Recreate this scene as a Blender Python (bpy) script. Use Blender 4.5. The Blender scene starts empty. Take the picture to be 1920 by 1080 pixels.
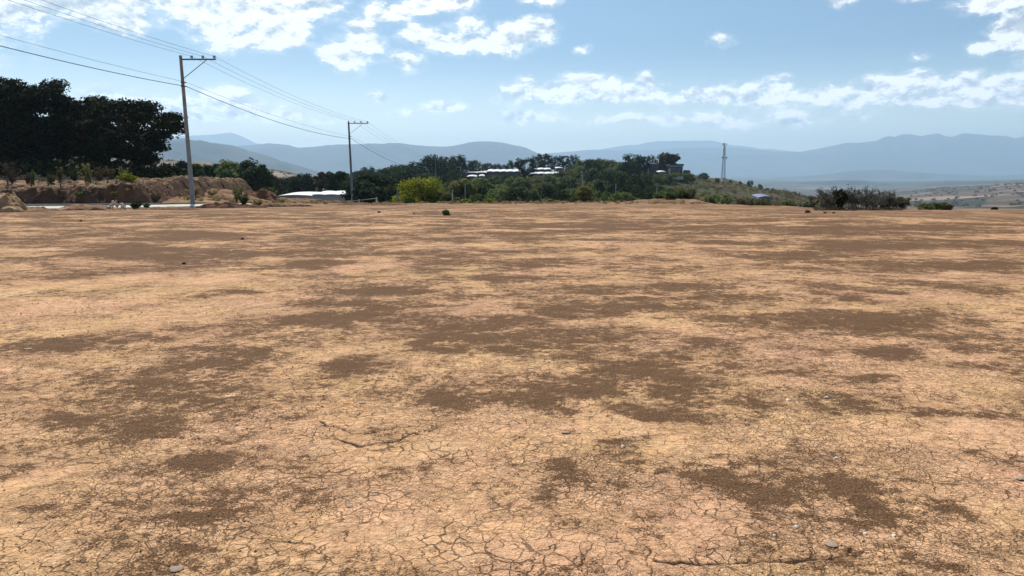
import bpy, math, random
import numpy as np
from mathutils import Vector, Matrix
R = math.radians
SC = bpy.context.scene
COL = SC.collection
# ------------------------------------------------------------------ camera
PITCH = R(8.41); F = 1386.0; HY = 335.0
cam_d = bpy.data.cameras.new('camera'); cam = bpy.data.objects.new('camera', cam_d); COL.objects.link(cam)
cam.location = (0, 0, 1.65); cam.rotation_euler = (math.pi/2 - PITCH, 0, 0)
cam_d.sensor_width = 36; cam_d.lens = 36*F/1920; cam_d.clip_start = 0.1; cam_d.clip_end = 90000
SC.camera = cam
# ------------------------------------------------------------------ light, exposure
SUN_AZ = R(-24); SUN_EL = R(50)
SC.view_settings.view_transform = 'Standard'; SC.view_settings.look = 'None'
SC.view_settings.exposure = 0.25; SC.view_settings.gamma = 1.0
sun_d = bpy.data.lights.new('sun', 'SUN'); sun_d.energy = 5.0; sun_d.angle = R(0.55); sun_d.color = (1.0, 0.95, 0.87)
sun = bpy.data.objects.new('sun', sun_d); COL.objects.link(sun)
sdir = Vector((math.sin(SUN_AZ)*math.cos(SUN_EL), math.cos(SUN_AZ)*math.cos(SUN_EL), math.sin(SUN_EL)))
sun.rotation_euler = sdir.to_track_quat('Z', 'Y').to_euler()
try:
    SC.cycles.volume_bounces = 1; SC.cycles.max_bounces = 5; SC.cycles.diffuse_bounces = 2; SC.cycles.glossy_bounces = 1
    SC.cycles.transmission_bounces = 2; SC.cycles.transparent_max_bounces = 12
    SC.cycles.caustics_reflective = False; SC.cycles.caustics_refractive = False
except Exception: pass

# ---- tiny node helper
class NT:
    def __init__(s, nt): s.nt = nt; s.n = nt.nodes; s.l = nt.links
    def put(s, sock, v):
        if v is None: return
        if hasattr(v, 'is_output') or hasattr(v, 'links'): s.l.new(v, sock)
        else: sock.default_value = v
    def math(s, op, a, b=None, c=None, clamp=False):
        n = s.n.new('ShaderNodeMath'); n.operation = op; n.use_clamp = clamp
        for i, v in enumerate((a, b, c)): s.put(n.inputs[i], v)
        return n.outputs[0]
    def vmath(s, op, a, b=None, scale=None):
        n = s.n.new('ShaderNodeVectorMath'); n.operation = op
        s.put(n.inputs[0], a); s.put(n.inputs[1], b)
        if scale is not None: s.put(n.inputs['Scale'], scale)
        return n.outputs['Value'] if op in ('LENGTH', 'DOT_PRODUCT', 'DISTANCE') else n.outputs[0]
    def noise(s, vec, scale, detail=4, rough=0.55, dist=0.0, out=0, lac=2.0):
        n = s.n.new('ShaderNodeTexNoise'); s.put(n.inputs['Vector'], vec)
        n.inputs['Scale'].default_value = scale; n.inputs['Detail'].default_value = detail
        n.inputs['Roughness'].default_value = rough; n.inputs['Distortion'].default_value = dist
        n.inputs['Lacunarity'].default_value = lac
        return n.outputs[out]
    def voro(s, vec, scale, feature='DISTANCE_TO_EDGE', out=0, rand=1.0):
        n = s.n.new('ShaderNodeTexVoronoi'); n.feature = feature; s.put(n.inputs['Vector'], vec)
        n.inputs['Scale'].default_value = scale; n.inputs['Randomness'].default_value = rand
        return n.outputs[out]
    def map(s, v, a, b, c=0.0, d=1.0, smooth=True):
        n = s.n.new('ShaderNodeMapRange'); n.interpolation_type = 'SMOOTHSTEP' if smooth else 'LINEAR'
        s.put(n.inputs[0], v); s.put(n.inputs[1], a); s.put(n.inputs[2], b); s.put(n.inputs[3], c); s.put(n.inputs[4], d)
        return n.outputs[0]
    def mix(s, f, a, b, mode='MIX'):
        n = s.n.new('ShaderNodeMix'); n.data_type = 'RGBA'; n.blend_type = mode; n.clamp_factor = True
        s.put(n.inputs[0], f)
        for i, v in ((6, a), (7, b)): s.put(n.inputs[i], (*v, 1) if isinstance(v, tuple) and len(v) == 3 else v)
        return n.outputs[2]
    def ramp(s, f, stops):
        n = s.n.new('ShaderNodeValToRGB'); s.put(n.inputs[0], f); e = n.color_ramp.elements
        while len(e) < len(stops): e.new(0.5)
        for q, (p, c) in zip(e, stops): q.position = p; q.color = (*c, 1)
        return n.outputs[0]
    def comb(s, x, y, z):
        n = s.n.new('ShaderNodeCombineXYZ'); s.put(n.inputs[0], x); s.put(n.inputs[1], y); s.put(n.inputs[2], z); return n.outputs[0]
    def sep(s, v):
        n = s.n.new('ShaderNodeSeparateXYZ'); s.put(n.inputs[0], v); return n.outputs

# ------------------------------------------------------------------ sky: Nishita + procedural clouds placed by compass direction
def build_world():
    w = bpy.data.worlds.new('World'); SC.world = w; w.use_nodes = True
    t = NT(w.node_tree); t.n.clear()
    sky = t.n.new('ShaderNodeTexSky'); sky.sky_type = 'NISHITA'; sky.sun_disc = False
    sky.sun_elevation = SUN_EL; sky.sun_rotation = SUN_AZ; sky.altitude = 900; sky.air_density = 1.0; sky.dust_density = 2.0; sky.ozone_density = 1.5
    tc = t.n.new('ShaderNodeTexCoord').outputs['Generated']
    x, y, z = t.sep(t.vmath('NORMALIZE', tc))
    az = t.math('ARCTAN2', x, y); el = t.math('ARCSINE', z)
    p = t.comb(az, el, 0.0)
    # coordinates stretch near the horizon, so far clouds are smaller and flatter
    wp = t.noise(p, 9.0, 3, 0.55, out=1)
    wob = t.vmath('SCALE', t.vmath('SUBTRACT', wp, (0.5, 0.5, 0.5)), scale=0.030)
    pw = t.vmath('ADD', p, wob)
    clouds = [  # px, py, rx, ry, weight
        (90,0,200,50,1.0),(250,40,75,34,1.0),(300,5,110,34,1.0),(430,40,75,45,1.0),(530,35,90,46,1.1),(520,85,80,22,1.0),(620,30,42,26,.9),(0,0,110,52,1.0),
        (660,115,50,28,.85),(690,85,36,40,.8),(745,35,55,24,.8),(800,22,60,22,.8),(865,14,34,22,.8),(790,78,42,24,.85),(865,90,80,20,.95),(945,78,55,28,.95),(1005,68,46,22,.9),(880,55,50,14,.5),
        (760,128,34,18,.7),(1010,12,36,13,.8),(720,184,28,11,.65),(830,208,42,11,.65),(760,212,26,8,.5),(985,156,20,10,.6),(1205,157,24,14,.7),
        (1010,182,80,20,.85),(1095,165,60,20,.9),(1090,185,110,16,.85),(1210,178,60,18,.8),(1300,184,90,17,.85),(1420,182,75,22,.95),(1345,188,110,14,.7),
        (980,222,60,14,.65),(1120,228,60,10,.5),(1330,222,140,18,.62),(1480,228,140,14,.5),(1230,225,70,12,.5),
        (1590,185,110,22,.85),(1640,170,60,22,.95),(1700,165,60,22,.85),(1800,165,90,22,.95),(1890,180,90,26,.95),(1800,195,150,16,.7),(1545,195,60,12,.6),
        (1445,155,36,8,.55),(1345,88,22,12,.65),(1560,12,28,16,.6),(1690,2,30,10,.55),(1850,10,90,22,1.0),(1885,70,60,34,1.1),(1930,100,60,30,.9),(1805,100,34,16,.8),(1700,115,24,8,.5),
        (230,190,60,22,.8),(300,200,80,20,.7),(410,190,70,26,.85),(460,205,90,22,.7),(530,215,70,16,.55),(620,230,60,12,.4),(350,220,160,20,.5),
        (1085,100,16,9,.5),(905,100,60,12,.5),(2150,60,200,60,1),(2300,190,300,30,.9),(-250,60,300,70,1),(-150,200,200,30,.8)]
    fld = None
    for cx, cy, rx, ry, wt in clouds:
        wt = wt*.72+.34
        a0 = math.atan((cx-960)/1400.0); ca = math.cos(a0)
        e0 = math.atan((HY-cy)/1400.0*ca)
        sx = rx/1400.0*ca*ca; sy = ry/1400.0*ca
        n = t.n.new('ShaderNodeVectorMath'); n.operation = 'MULTIPLY_ADD'
        t.l.new(pw, n.inputs[0]); n.inputs[1].default_value = (1/sx, 1/sy, 0); n.inputs[2].default_value = (-a0/sx, -e0/sy, 0)
        d = t.vmath('LENGTH', n.outputs[0])
        v = t.math('MULTIPLY_ADD', d, -0.62*wt, wt+0.10)         # wt at centre, wt/2 at the ellipse, 0 at twice
        fld = v if fld is None else t.math('MAXIMUM', fld, v)
    # overhead and behind: a loose field of the same clouds
    high = t.map(t.noise(t.vmath('MULTIPLY', p, (1.0, 1.6, 1)), 5.0, 2, 0.5), 0.45, 0.75, 0.0, 0.9)
    gate = t.map(el, 0.28, 0.40)
    fld = t.math('MAXIMUM', fld, t.math('MULTIPLY', high, gate))
    def cl_noise(off):
        q = t.vmath('ADD', t.vmath('MULTIPLY', pw, (1.0, 1.7, 1.0)), off)
        a = t.noise(q, 24.0, 10, 0.65)
        return a
    n1 = cl_noise((0, 0, 0)); n2 = cl_noise((-0.004, 0.014, 0))   # second sample toward the sun: gives each puff a bright side
    dens = t.math('ADD', fld, t.math('MULTIPLY', t.math('SUBTRACT', n1, 0.5), 1.9))
    alpha = t.map(dens, 0.42, 0.68)
    wisp = t.map(dens, 0.16, 0.60, 0.0, 0.34)
    alpha = t.math('MAXIMUM', alpha, wisp)
    alpha = t.math('MULTIPLY', alpha, t.map(fld, 0.12, 0.38))
    relief = t.math('MULTIPLY', t.math('SUBTRACT', n1, n2), 5.0)
    thick = t.map(dens, 0.75, 1.55)
    # the big cloud at upper left is thick and greyer toward its middle
    big = t.math('MULTIPLY', t.math('SUBTRACT', t.noise(t.vmath('ADD', pw, (3.3, 1.1, 0)), 9.0, 4, 0.6), 0.5), 1.6)
    lit = t.math('SUBTRACT', t.math('ADD', t.math('ADD', relief, big), 0.84), t.math('MULTIPLY', thick, 0.36))
    ccol = t.ramp(lit, [(0.0, (3.0, 3.5, 4.1)), (0.35, (4.2, 4.6, 5.0)), (0.7, (6.6, 6.8, 6.9)), (1.0, (8.8, 8.8, 8.6))])
    ccol = t.vmath('SCALE', ccol, scale=t.map(el, 0.04, 0.17, 1.45, 1.0))      # far clouds shine through more air
    tint = t.mix(t.map(el, 0.02, 0.17), (1.55, 1.40, 1.10), (0.41, 0.55, 0.61))   # whiter air low down
    skyc = t.mix(1.0, sky.outputs[0], tint, 'MULTIPLY')
    c = t.mix(alpha, skyc, ccol)
    bg = t.n.new('ShaderNodeBackground'); t.l.new(c, bg.inputs[0]); bg.inputs[1].default_value = 0.13
    out = t.n.new('ShaderNodeOutputWorld'); t.l.new(bg.outputs[0], out.inputs[0])
    return w
build_world()

# ------------------------------------------------------------------ projection helpers: a pixel of the photograph and a depth give a point in the world
SP, CP = math.sin(PITCH), math.cos(PITCH)
def at(px, py, Y):
    cx = (px-960)/F; cy = (540-py)/F
    dy = CP + cy*SP; dz = -SP + cy*CP
    return Vector((cx/dy*Y, Y, 1.65 + dz/dy*Y))
def zpy(py, Y):
    cy = (540-py)/F
    return 1.65 + Y*(-SP + cy*CP)/(CP + cy*SP)
def pxof(x, Y): return 960 + x/Y*F/CP       # column of something near the horizon
def pt(px, py, z):                          # point where the ray meets height z
    cx = (px-960)/F; cy = (540-py)/F
    dy = CP + cy*SP; dz = -SP + cy*CP
    Y = (z-1.65)*dy/dz
    return Vector((cx/dy*Y, Y, z))

# ------------------------------------------------------------------ numpy noise
def _hash(ix, iy, seed):
    h = (ix.astype(np.int64)*374761393 + iy.astype(np.int64)*668265263 + seed*982451653) & 0xffffffff
    h = ((h ^ (h >> 13))*1274126177) & 0xffffffff
    h = h ^ (h >> 16)
    return (h & 0xffff)/65535.0
def vnoise(x, y, seed=0):
    fx = np.floor(x); fy = np.floor(y); u = x-fx; v = y-fy
    u = u*u*u*(u*(u*6-15)+10); v = v*v*v*(v*(v*6-15)+10)
    a = _hash(fx, fy, seed); b = _hash(fx+1, fy, seed); c = _hash(fx, fy+1, seed); d = _hash(fx+1, fy+1, seed)
    return (a*(1-u)+b*u)*(1-v) + (c*(1-u)+d*u)*v
def fbm(x, y, octv=5, seed=0, gain=0.5):
    s = 0; a = 1; t = 0
    for i in range(octv):
        s = s + a*(vnoise(x, y, seed+i*17)-0.5); t += a; a *= gain
        x, y = (x*0.8-y*0.6)*2.03+7.1, (x*0.6+y*0.8)*2.03+3.3
    return s/t*2      # about -1..1
def ridged(x, y, octv=5, seed=0):
    s = 0; a = 1; t = 0
    for i in range(octv):
        s = s + a*(1-np.abs(vnoise(x, y, seed+i*13)*2-1)); t += a; a *= 0.5
        x, y = (x*0.8-y*0.6)*2.1+1.7, (x*0.6+y*0.8)*2.1+9.2
    return s/t
def sstep(a, b, x):
    t = np.clip((x-a)/(b-a), 0, 1); return t*t*(3-2*t)

# ------------------------------------------------------------------ terrain heights
TPX = np.array([-300,150,300,370,500,600,700,850,1000,1150,1270,1350,1450,1550,1650,1800,1920,2200], float)
TR0 = np.array([60,60,60,60,62,68,68,70,71,72,72,66,60,54,51,50,50,50], float)
TOFF = np.array([0,13,60,130,210,310,430,750,1400,2300,4700,8700,13500,26000], float)
TPY = np.array([
 [0,338,336,342,350,358,362,350,300,320,335,330,322,322],
 [0,338,336,342,350,358,362,350,300,320,335,330,322,322],
 [0,345,340,346,352,358,362,345,303,320,335,330,322,322],
 [0,366,362,360,360,360,360,345,307,320,337,331,322,322],
 [0,382,378,374,370,364,358,342,321,330,340,333,324,324],
 [0,388,384,378,368,356,352,350,335,340,342,334,326,326],
 [0,390,386,374,352,334,340,368,372,360,350,336,328,328],
 [0,390,386,376,356,328,330,362,375,362,350,338,329,328],
 [0,392,388,380,356,332,330,362,380,365,352,340,330,328],
 [0,394,392,382,358,326,326,358,380,366,354,340,330,328],
 [0,394,392,382,360,329,327,358,380,368,354,340,330,328],
 [0,396,394,384,364,345,337,360,382,368,354,340,330,328],
 [0,396,396,388,372,359,356,378,390,374,356,340,330,328],
 [0,402,400,394,384,376,374,386,392,376,356,340,330,328],
 [0,420,430,425,412,400,395,392,382,370,356,340,330,328],
 [0,420,440,435,420,408,400,394,386,359,346,339,330,328],
 [0,420,440,435,420,408,400,394,382,347,340,337,330,328],
 [0,420,440,435,420,408,400,394,378,337,331,332,328,326]], float)
def H(x, y, micro=True):
    x = np.asarray(x, float); y = np.asarray(y, float)
    r = np.hypot(x, y); a = np.arctan2(x, y)
    aa = np.clip(a, -R(46), R(46)); Y = r*np.cos(aa)
    px = np.clip(960 + np.tan(aa)*F/CP, TPX[0], TPX[-1])
    i = np.clip(np.searchsorted(TPX, px, side='right')-1, 0, len(TPX)-2)
    t = (px-TPX[i])/(TPX[i+1]-TPX[i]); t = t*t*(3-2*t)
    R0 = TR0[i]*(1-t)+TR0[i+1]*t
    off = Y-R0
    base = -0.01*(np.minimum(Y, 5000)-10)
    lo = np.log(np.maximum(off, 0.0)+8); lk = np.log(TOFF+8)
    j = np.clip(np.searchsorted(lk, lo, side='right')-1, 0, len(lk)-2)
    s = np.clip((lo-lk[j])/(lk[j+1]-lk[j]), 0, 1); ss = s*s*(3-2*s)*0.6+s*0.4
    def pyz(py, YY):
        cy = (540-py)/F
        return 1.65 + YY*(-SP + cy*CP)/(CP + cy*SP)
    # heights at knots for both columns
    def knot(jj):
        py = TPY[i, jj]*(1-t)+TPY[i+1, jj]*t
        z = pyz(py, R0+TOFF[jj])
        return np.where(jj == 0, -0.01*(R0-10), z)
    z = knot(j)*(1-ss)+knot(j+1)*ss
    z = np.where(off <= 0, base, z)
    bl = sstep(90, 150, r)
    rough = fbm(x/60, y/60, 5, 5)*2.2*bl*(1-sstep(300, 700, r)*0.0) + fbm(x/700, y/700, 5, 9)*18*sstep(700, 2500, r) + fbm(x/2500, y/2500, 5, 19)*45*sstep(4000, 9000, r)
    z = z + rough
    if micro:
        m = 1-sstep(60, 120, r)
        z = z + m*(fbm(x/9, y/9, 3, 31)*0.05*sstep(3, 12, r) + fbm(x/1.1, y/1.1, 4, 37)*0.018 + fbm(x/.45, y/.45, 4, 39, .65)*0.016*sstep(4, 12, r) + fbm(x/0.16, y/0.16, 3, 41)*0.004)
    return z
def hz(x, y): return float(H(np.array([x]), np.array([y]), False)[0])
def onground(px, Y):
    x = (px-960)*CP/F*Y
    return Vector((x, Y, hz(x, Y)))

# ------------------------------------------------------------------ object helpers
def tag(o, label=None, cat=None, group=None, kind=None):
    if label: o['label'] = label
    if cat: o['category'] = cat
    if group: o['group'] = group
    if kind: o['kind'] = kind
    return o
def thing(name, label, cat, loc=(0, 0, 0), rz=0.0, group=None):
    o = bpy.data.objects.new(name, None); COL.objects.link(o); o.empty_display_size = 0.2
    o.location = loc; o.rotation_euler = (0, 0, rz)
    return tag(o, label, cat, group)
def link(name, me, mat=None, parent=None, loc=None):
    o = bpy.data.objects.new(name, me); COL.objects.link(o)
    if mat is not None:
        me.materials.clear(); me.materials.append(mat)
    if parent is not None: o.parent = parent
    if loc is not None: o.location = loc
    return o
def npmesh(name, V, Q, smooth=False):
    """V (n,3), Q (m,k) faces of one size"""
    V = np.asarray(V, np.float32); Q = np.asarray(Q, np.int32); k = Q.shape[1]
    me = bpy.data.meshes.new(name); me.vertices.add(len(V)); me.vertices.foreach_set('co', V.ravel())
    me.loops.add(Q.size); me.loops.foreach_set('vertex_index', Q.ravel())
    me.polygons.add(len(Q)); me.polygons.foreach_set('loop_start', np.arange(0, Q.size, k, dtype=np.int32))
    if smooth: me.polygons.foreach_set('use_smooth', np.ones(len(Q), bool))
    me.update(calc_edges=True)
    return me
class MB:
    """collects boxes and tubes into one mesh"""
    def __init__(s): s.v = []; s.f = []
    def add(s, vs, fs):
        b = len(s.v); s.v += [tuple(v) for v in vs]; s.f += [tuple(i+b for i in f) for f in fs]
    def box(s, c, d, rot=None):
        hx, hy, hz_ = d[0]/2, d[1]/2, d[2]/2
        vs = [Vector((a*hx, b*hy, e*hz_)) for a in (-1, 1) for b in (-1, 1) for e in (-1, 1)]
        if rot is not None: vs = [rot @ v for v in vs]
        vs = [v+Vector(c) for v in vs]
        s.add(vs, [(0,1,3,2),(4,6,7,5),(0,4,5,1),(2,3,7,6),(0,2,6,4),(1,5,7,3)])
    def bar(s, a, b, w, h=None):
        a = Vector(a); b = Vector(b); h = h or w; d = b-a
        q = d.to_track_quat('Z', 'Y').to_matrix()
        s.box((a+b)/2, (w, h, d.length), q)
    def tube(s, pts, rad, n=8, cap=True):
        pts = [Vector(p) for p in pts]; m = len(pts)
        if not hasattr(rad, '__len__'): rad = [rad]*m
        vs = []
        for i, p in enumerate(pts):
            d = (pts[min(i+1, m-1)]-pts[max(i-1, 0)]).normalized()
            up = Vector((0, 0, 1)) if abs(d.z) < 0.95 else Vector((1, 0, 0))
            u = d.cross(up).normalized(); v = d.cross(u)
            for k in range(n):
                an = 2*math.pi*k/n
                vs.append(p + (u*math.cos(an)+v*math.sin(an))*rad[i])
        fs = [(i*n+k, i*n+(k+1) % n, (i+1)*n+(k+1) % n, (i+1)*n+k) for i in range(m-1) for k in range(n)]
        if cap: fs += [tuple(range(n)), tuple((m-1)*n+k for k in reversed(range(n)))]
        s.add(vs, fs)
    def mesh(s, name, smooth=False):
        me = bpy.data.meshes.new(name); me.from_pydata(s.v, [], s.f)
        if smooth: me.polygons.foreach_set('use_smooth', [True]*len(s.f))
        me.update(); return me
    def build(s, name, mat, parent=None, smooth=False, loc=None): return link(name, s.mesh(name, smooth), mat, parent, loc)
def copy_tree(o, parent=None):
    c = o.copy(); COL.objects.link(c)
    if parent is not None: c.parent = parent
    for ch in list(o.children): copy_tree(ch, c)
    return c

# ------------------------------------------------------------------ materials
def new_mat(name, rough=0.9, spec=0.2):
    m = bpy.data.materials.new(name); m.use_nodes = True
    t = NT(m.node_tree); b = t.n['Principled BSDF']
    b.inputs['Roughness'].default_value = rough; b.inputs['Specular IOR Level'].default_value = spec
    return m, t, b
def mottled(name, stops, scale=4.0, rough=0.9, bump=0.0, bscale=None, spec=0.2, metallic=0.0, detail=6, rand=0.0, coord='Object', bd=0.05):
    m, t, b = new_mat(name, rough, spec); b.inputs['Metallic'].default_value = metallic
    tc = t.n.new('ShaderNodeTexCoord').outputs[coord]
    f = t.noise(tc, scale, detail, 0.6)
    if rand:
        oi = t.n.new('ShaderNodeObjectInfo').outputs['Random']
        f = t.math('ADD', f, t.math('MULTIPLY', t.math('SUBTRACT', oi, 0.5), rand))
    c = t.ramp(t.map(f, 0.25, 0.75, smooth=False), stops)
    t.l.new(c, b.inputs['Base Color'])
    if bump:
        bn = t.n.new('ShaderNodeBump'); bn.inputs['Strength'].default_value = bump; bn.inputs['Distance'].default_value = bd
        t.l.new(t.noise(tc, bscale or scale*4, 5, 0.6), bn.inputs['Height']); t.l.new(bn.outputs[0], b.inputs['Normal'])
    return m
def leaf_mat(name, a, b_, trans=0.25, scale=1.5, rand=0.4):
    m, t, b = new_mat(name, 0.85, 0.08)
    geo = t.n.new('ShaderNodeNewGeometry'); oi = t.n.new('ShaderNodeObjectInfo').outputs['Random']
    tc = t.n.new('ShaderNodeTexCoord').outputs['Object']
    f = t.math('ADD', t.math('MULTIPLY', t.noise(tc, scale, 3, 0.6), 0.7), t.math('MULTIPLY', geo.outputs['Random Per Island'], 0.35))
    f = t.math('ADD', f, t.math('MULTIPLY', t.math('SUBTRACT', oi, 0.5), rand))
    c = t.ramp(f, [(0.2, a), (0.85, b_)])
    t.l.new(c, b.inputs['Base Color'])
    if trans:
        tr = t.n.new('ShaderNodeBsdfTranslucent'); t.l.new(c, tr.inputs[0])
        mx = t.n.new('ShaderNodeMixShader'); mx.inputs[0].default_value = trans
        t.l.new(b.outputs[0], mx.inputs[1]); t.l.new(tr.outputs[0], mx.inputs[2])
        t.l.new(mx.outputs[0], t.n['Material Output'].inputs[0])
    return m

def ground_material():
    m, t, b = new_mat('dry_clay', 0.95, 0.1)
    P = t.n.new('ShaderNodeNewGeometry').outputs['Position']
    P2 = t.vmath('MULTIPLY', P, (1, 1, 0))
    at_ = t.n.new('ShaderNodeAttribute'); at_.attribute_name = 'patch'; patch = at_.outputs['Fac']
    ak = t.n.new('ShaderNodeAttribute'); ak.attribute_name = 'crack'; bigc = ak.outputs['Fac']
    ag = t.n.new('ShaderNodeAttribute'); ag.attribute_name = 'edge'; edge = ag.outputs['Fac']
    w1 = t.vmath('SCALE', t.vmath('SUBTRACT', t.noise(P2, 5.0, 3, 0.6, out=1), (0.5, 0.5, 0.5)), scale=0.16)
    Pw = t.vmath('MULTIPLY', t.vmath('ADD', P2, w1), (1, 1, 0))
    w2 = t.vmath('SCALE', t.vmath('SUBTRACT', t.noise(P2, 30.0, 2, 0.6, out=1), (0.5, 0.5, 0.5)), scale=0.022)
    Pw = t.vmath('MULTIPLY', t.vmath('ADD', Pw, w2), (1, 1, 0))
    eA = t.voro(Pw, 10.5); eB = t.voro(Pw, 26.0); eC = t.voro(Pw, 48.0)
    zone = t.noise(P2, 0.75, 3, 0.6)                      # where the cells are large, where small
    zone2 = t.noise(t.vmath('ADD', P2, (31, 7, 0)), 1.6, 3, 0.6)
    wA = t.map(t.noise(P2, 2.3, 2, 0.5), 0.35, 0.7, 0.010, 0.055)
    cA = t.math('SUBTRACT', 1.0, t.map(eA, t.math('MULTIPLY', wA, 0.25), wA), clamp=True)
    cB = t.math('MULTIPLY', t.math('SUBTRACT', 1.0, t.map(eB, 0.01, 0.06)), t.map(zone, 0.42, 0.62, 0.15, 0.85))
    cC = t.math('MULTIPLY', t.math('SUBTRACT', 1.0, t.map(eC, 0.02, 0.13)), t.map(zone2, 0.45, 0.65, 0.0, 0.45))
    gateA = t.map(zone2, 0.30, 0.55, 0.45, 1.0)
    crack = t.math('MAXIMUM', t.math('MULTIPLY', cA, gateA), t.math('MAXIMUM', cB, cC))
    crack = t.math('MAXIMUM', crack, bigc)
    # dark granular soil patches over the pale crust
    f1 = t.noise(P2, 0.9, 8, 0.68); f2 = t.noise(t.vmath('ADD', P2, (5, 11, 0)), 14.0, 5, 0.7); f3 = t.noise(P2, 0.16, 4, 0.55); f4 = t.noise(t.vmath('ADD', P2, (9, 3, 0)), 90.0, 2, 0.6)
    dist = t.vmath('LENGTH', P2)
    lowg = t.map(dist, 5.0, 20.0, 0.45, 1.0)
    f5 = t.noise(t.vmath('ADD', P2, (77, 13, 0)), 0.38, 5, 0.6)
    f6 = t.noise(t.vmath('ADD', P2, (21, 60, 0)), 3.4, 6, 0.7)
    low = t.math('ADD', t.math('MULTIPLY', t.math('SUBTRACT', f3, 0.5), 2.0), t.math('MULTIPLY', t.math('SUBTRACT', f5, 0.5), 3.4))
    s = t.math('ADD', patch, t.math('MULTIPLY', low, lowg))
    s = t.math('ADD', s, t.math('MULTIPLY', t.math('SUBTRACT', f1, 0.5), 3.0))
    s = t.math('ADD', s, t.math('MULTIPLY', t.math('SUBTRACT', f6, 0.5), 2.9))
    s = t.math('ADD', s, t.math('MULTIPLY', t.math('SUBTRACT', f2, 0.5), 2.7))
    s = t.math('ADD', s, t.math('MULTIPLY', t.math('SUBTRACT', f4, 0.5), 2.1))
    dark = t.map(s, 0.17, 0.36)
    stain = t.map(s, -0.6, 0.30)
    hue = t.noise(t.vmath('ADD', P2, (40, 2, 0)), 0.5, 6, 0.65)
    crust = t.ramp(t.map(hue, 0.3, 0.7, smooth=False), [(0.0, (0.71, 0.400, 0.250)), (0.45, (0.71, 0.420, 0.235)), (0.8, (0.71, 0.44, 0.215)), (1.0, (0.77, 0.52, 0.30))])
    pale = t.map(t.noise(P2, 3.2, 6, 0.7), 0.5, 0.75, 0.0, 0.45)
    crust = t.mix(pale, crust, (0.86, 0.60, 0.38))
    och = t.map(t.noise(t.vmath('ADD', P2, (3, 50, 0)), 1.3, 6, 0.7), 0.5, 0.7, 0.0, 0.42)
    crust = t.mix(och, crust, (0.50, 0.27, 0.125))
    cell = t.sep(t.voro(Pw, 17.0, 'F1', 1))[0]
    crust = t.mix(1.0, crust, t.ramp(cell, [(0.0, (0.90, 0.90, 0.90)), (1.0, (1.08, 1.07, 1.06))]), 'MULTIPLY')
    mid_ = t.noise(t.vmath('ADD', P2, (13, 29, 0)), 9.0, 6, 0.78)
    crust = t.mix(1.0, crust, t.ramp(mid_, [(0.30, (0.42, 0.39, 0.36)), (0.47, (0.98, 0.98, 0.98)), (0.72, (1.18, 1.17, 1.16))]), 'MULTIPLY')
    grit = t.noise(P2, 45.0, 5, 0.8)
    crust = t.mix(0.9, crust, t.ramp(grit, [(0.28, (0.58, 0.54, 0.50)), (0.5, (0.97, 0.97, 0.97)), (0.72, (1.28, 1.25, 1.2))]), 'MULTIPLY')
    crust = t.mix(t.math('MULTIPLY', stain, 0.62), crust, (0.35, 0.195, 0.100))
    soil = t.ramp(t.noise(P2, 80.0, 4, 0.8), [(0.28, (0.030, 0.016, 0.007)), (0.5, (0.125, 0.066, 0.032)), (0.68, (0.36, 0.205, 0.105))])
    soil = t.mix(t.map(f2, 0.35, 0.7, 0, .4), soil, (0.160, 0.085, 0.042))
    cr = t.mix(t.math('MULTIPLY', crack, t.map(t.vmath('LENGTH', P2), 3.5, 11.0, 0.85, 0.5)), crust, (0.10, 0.055, 0.032))  # cracks darkened in the colour: darker soil plus painted shade of their depth
    col = t.mix(dark, cr, soil)
    col = t.mix(t.math('MULTIPLY', bigc, 0.9), col, (0.035, 0.020, 0.013))  # long cracks: shade of the gap painted near black into the colour
    # far rim of the platform: redder soil with dry stubble
    rim = t.mix(t.map(t.noise(P2, 0.35, 5, 0.7), 0.4, 0.65), (0.17, 0.090, 0.052), (0.36, 0.22, 0.115))
    col = t.mix(t.math('MULTIPLY', edge, t.map(f1, 0.30, 0.60, .55, 1.0)), col, rim)
    # straw coloured growth flecks
    t.l.new(col, b.inputs['Base Color'])
    h = t.math('MULTIPLY', crack, -0.012)
    h = t.math('MULTIPLY', h, t.math('SUBTRACT', 1.0, t.math('MULTIPLY', dark, 0.8)))
    h = t.math('ADD', h, t.math('MULTIPLY', t.noise(P2, 20.0, 6, 0.75), 0.018))
    h = t.math('ADD', h, t.math('MULTIPLY', t.noise(P2, 3.0, 5, 0.7), 0.09))
    h = t.math('ADD', h, t.math('MULTIPLY', t.noise(P2, 110.0, 3, 0.8), t.math('MULTIPLY_ADD', dark, 0.006, 0.0022)))
    bn = t.n.new('ShaderNodeBump'); bn.inputs['Strength'].default_value = 0.9; bn.inputs['Distance'].default_value = 1.0
    t.l.new(h, bn.inputs['Height']); t.l.new(bn.outputs[0], b.inputs['Normal'])
    return m
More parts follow.
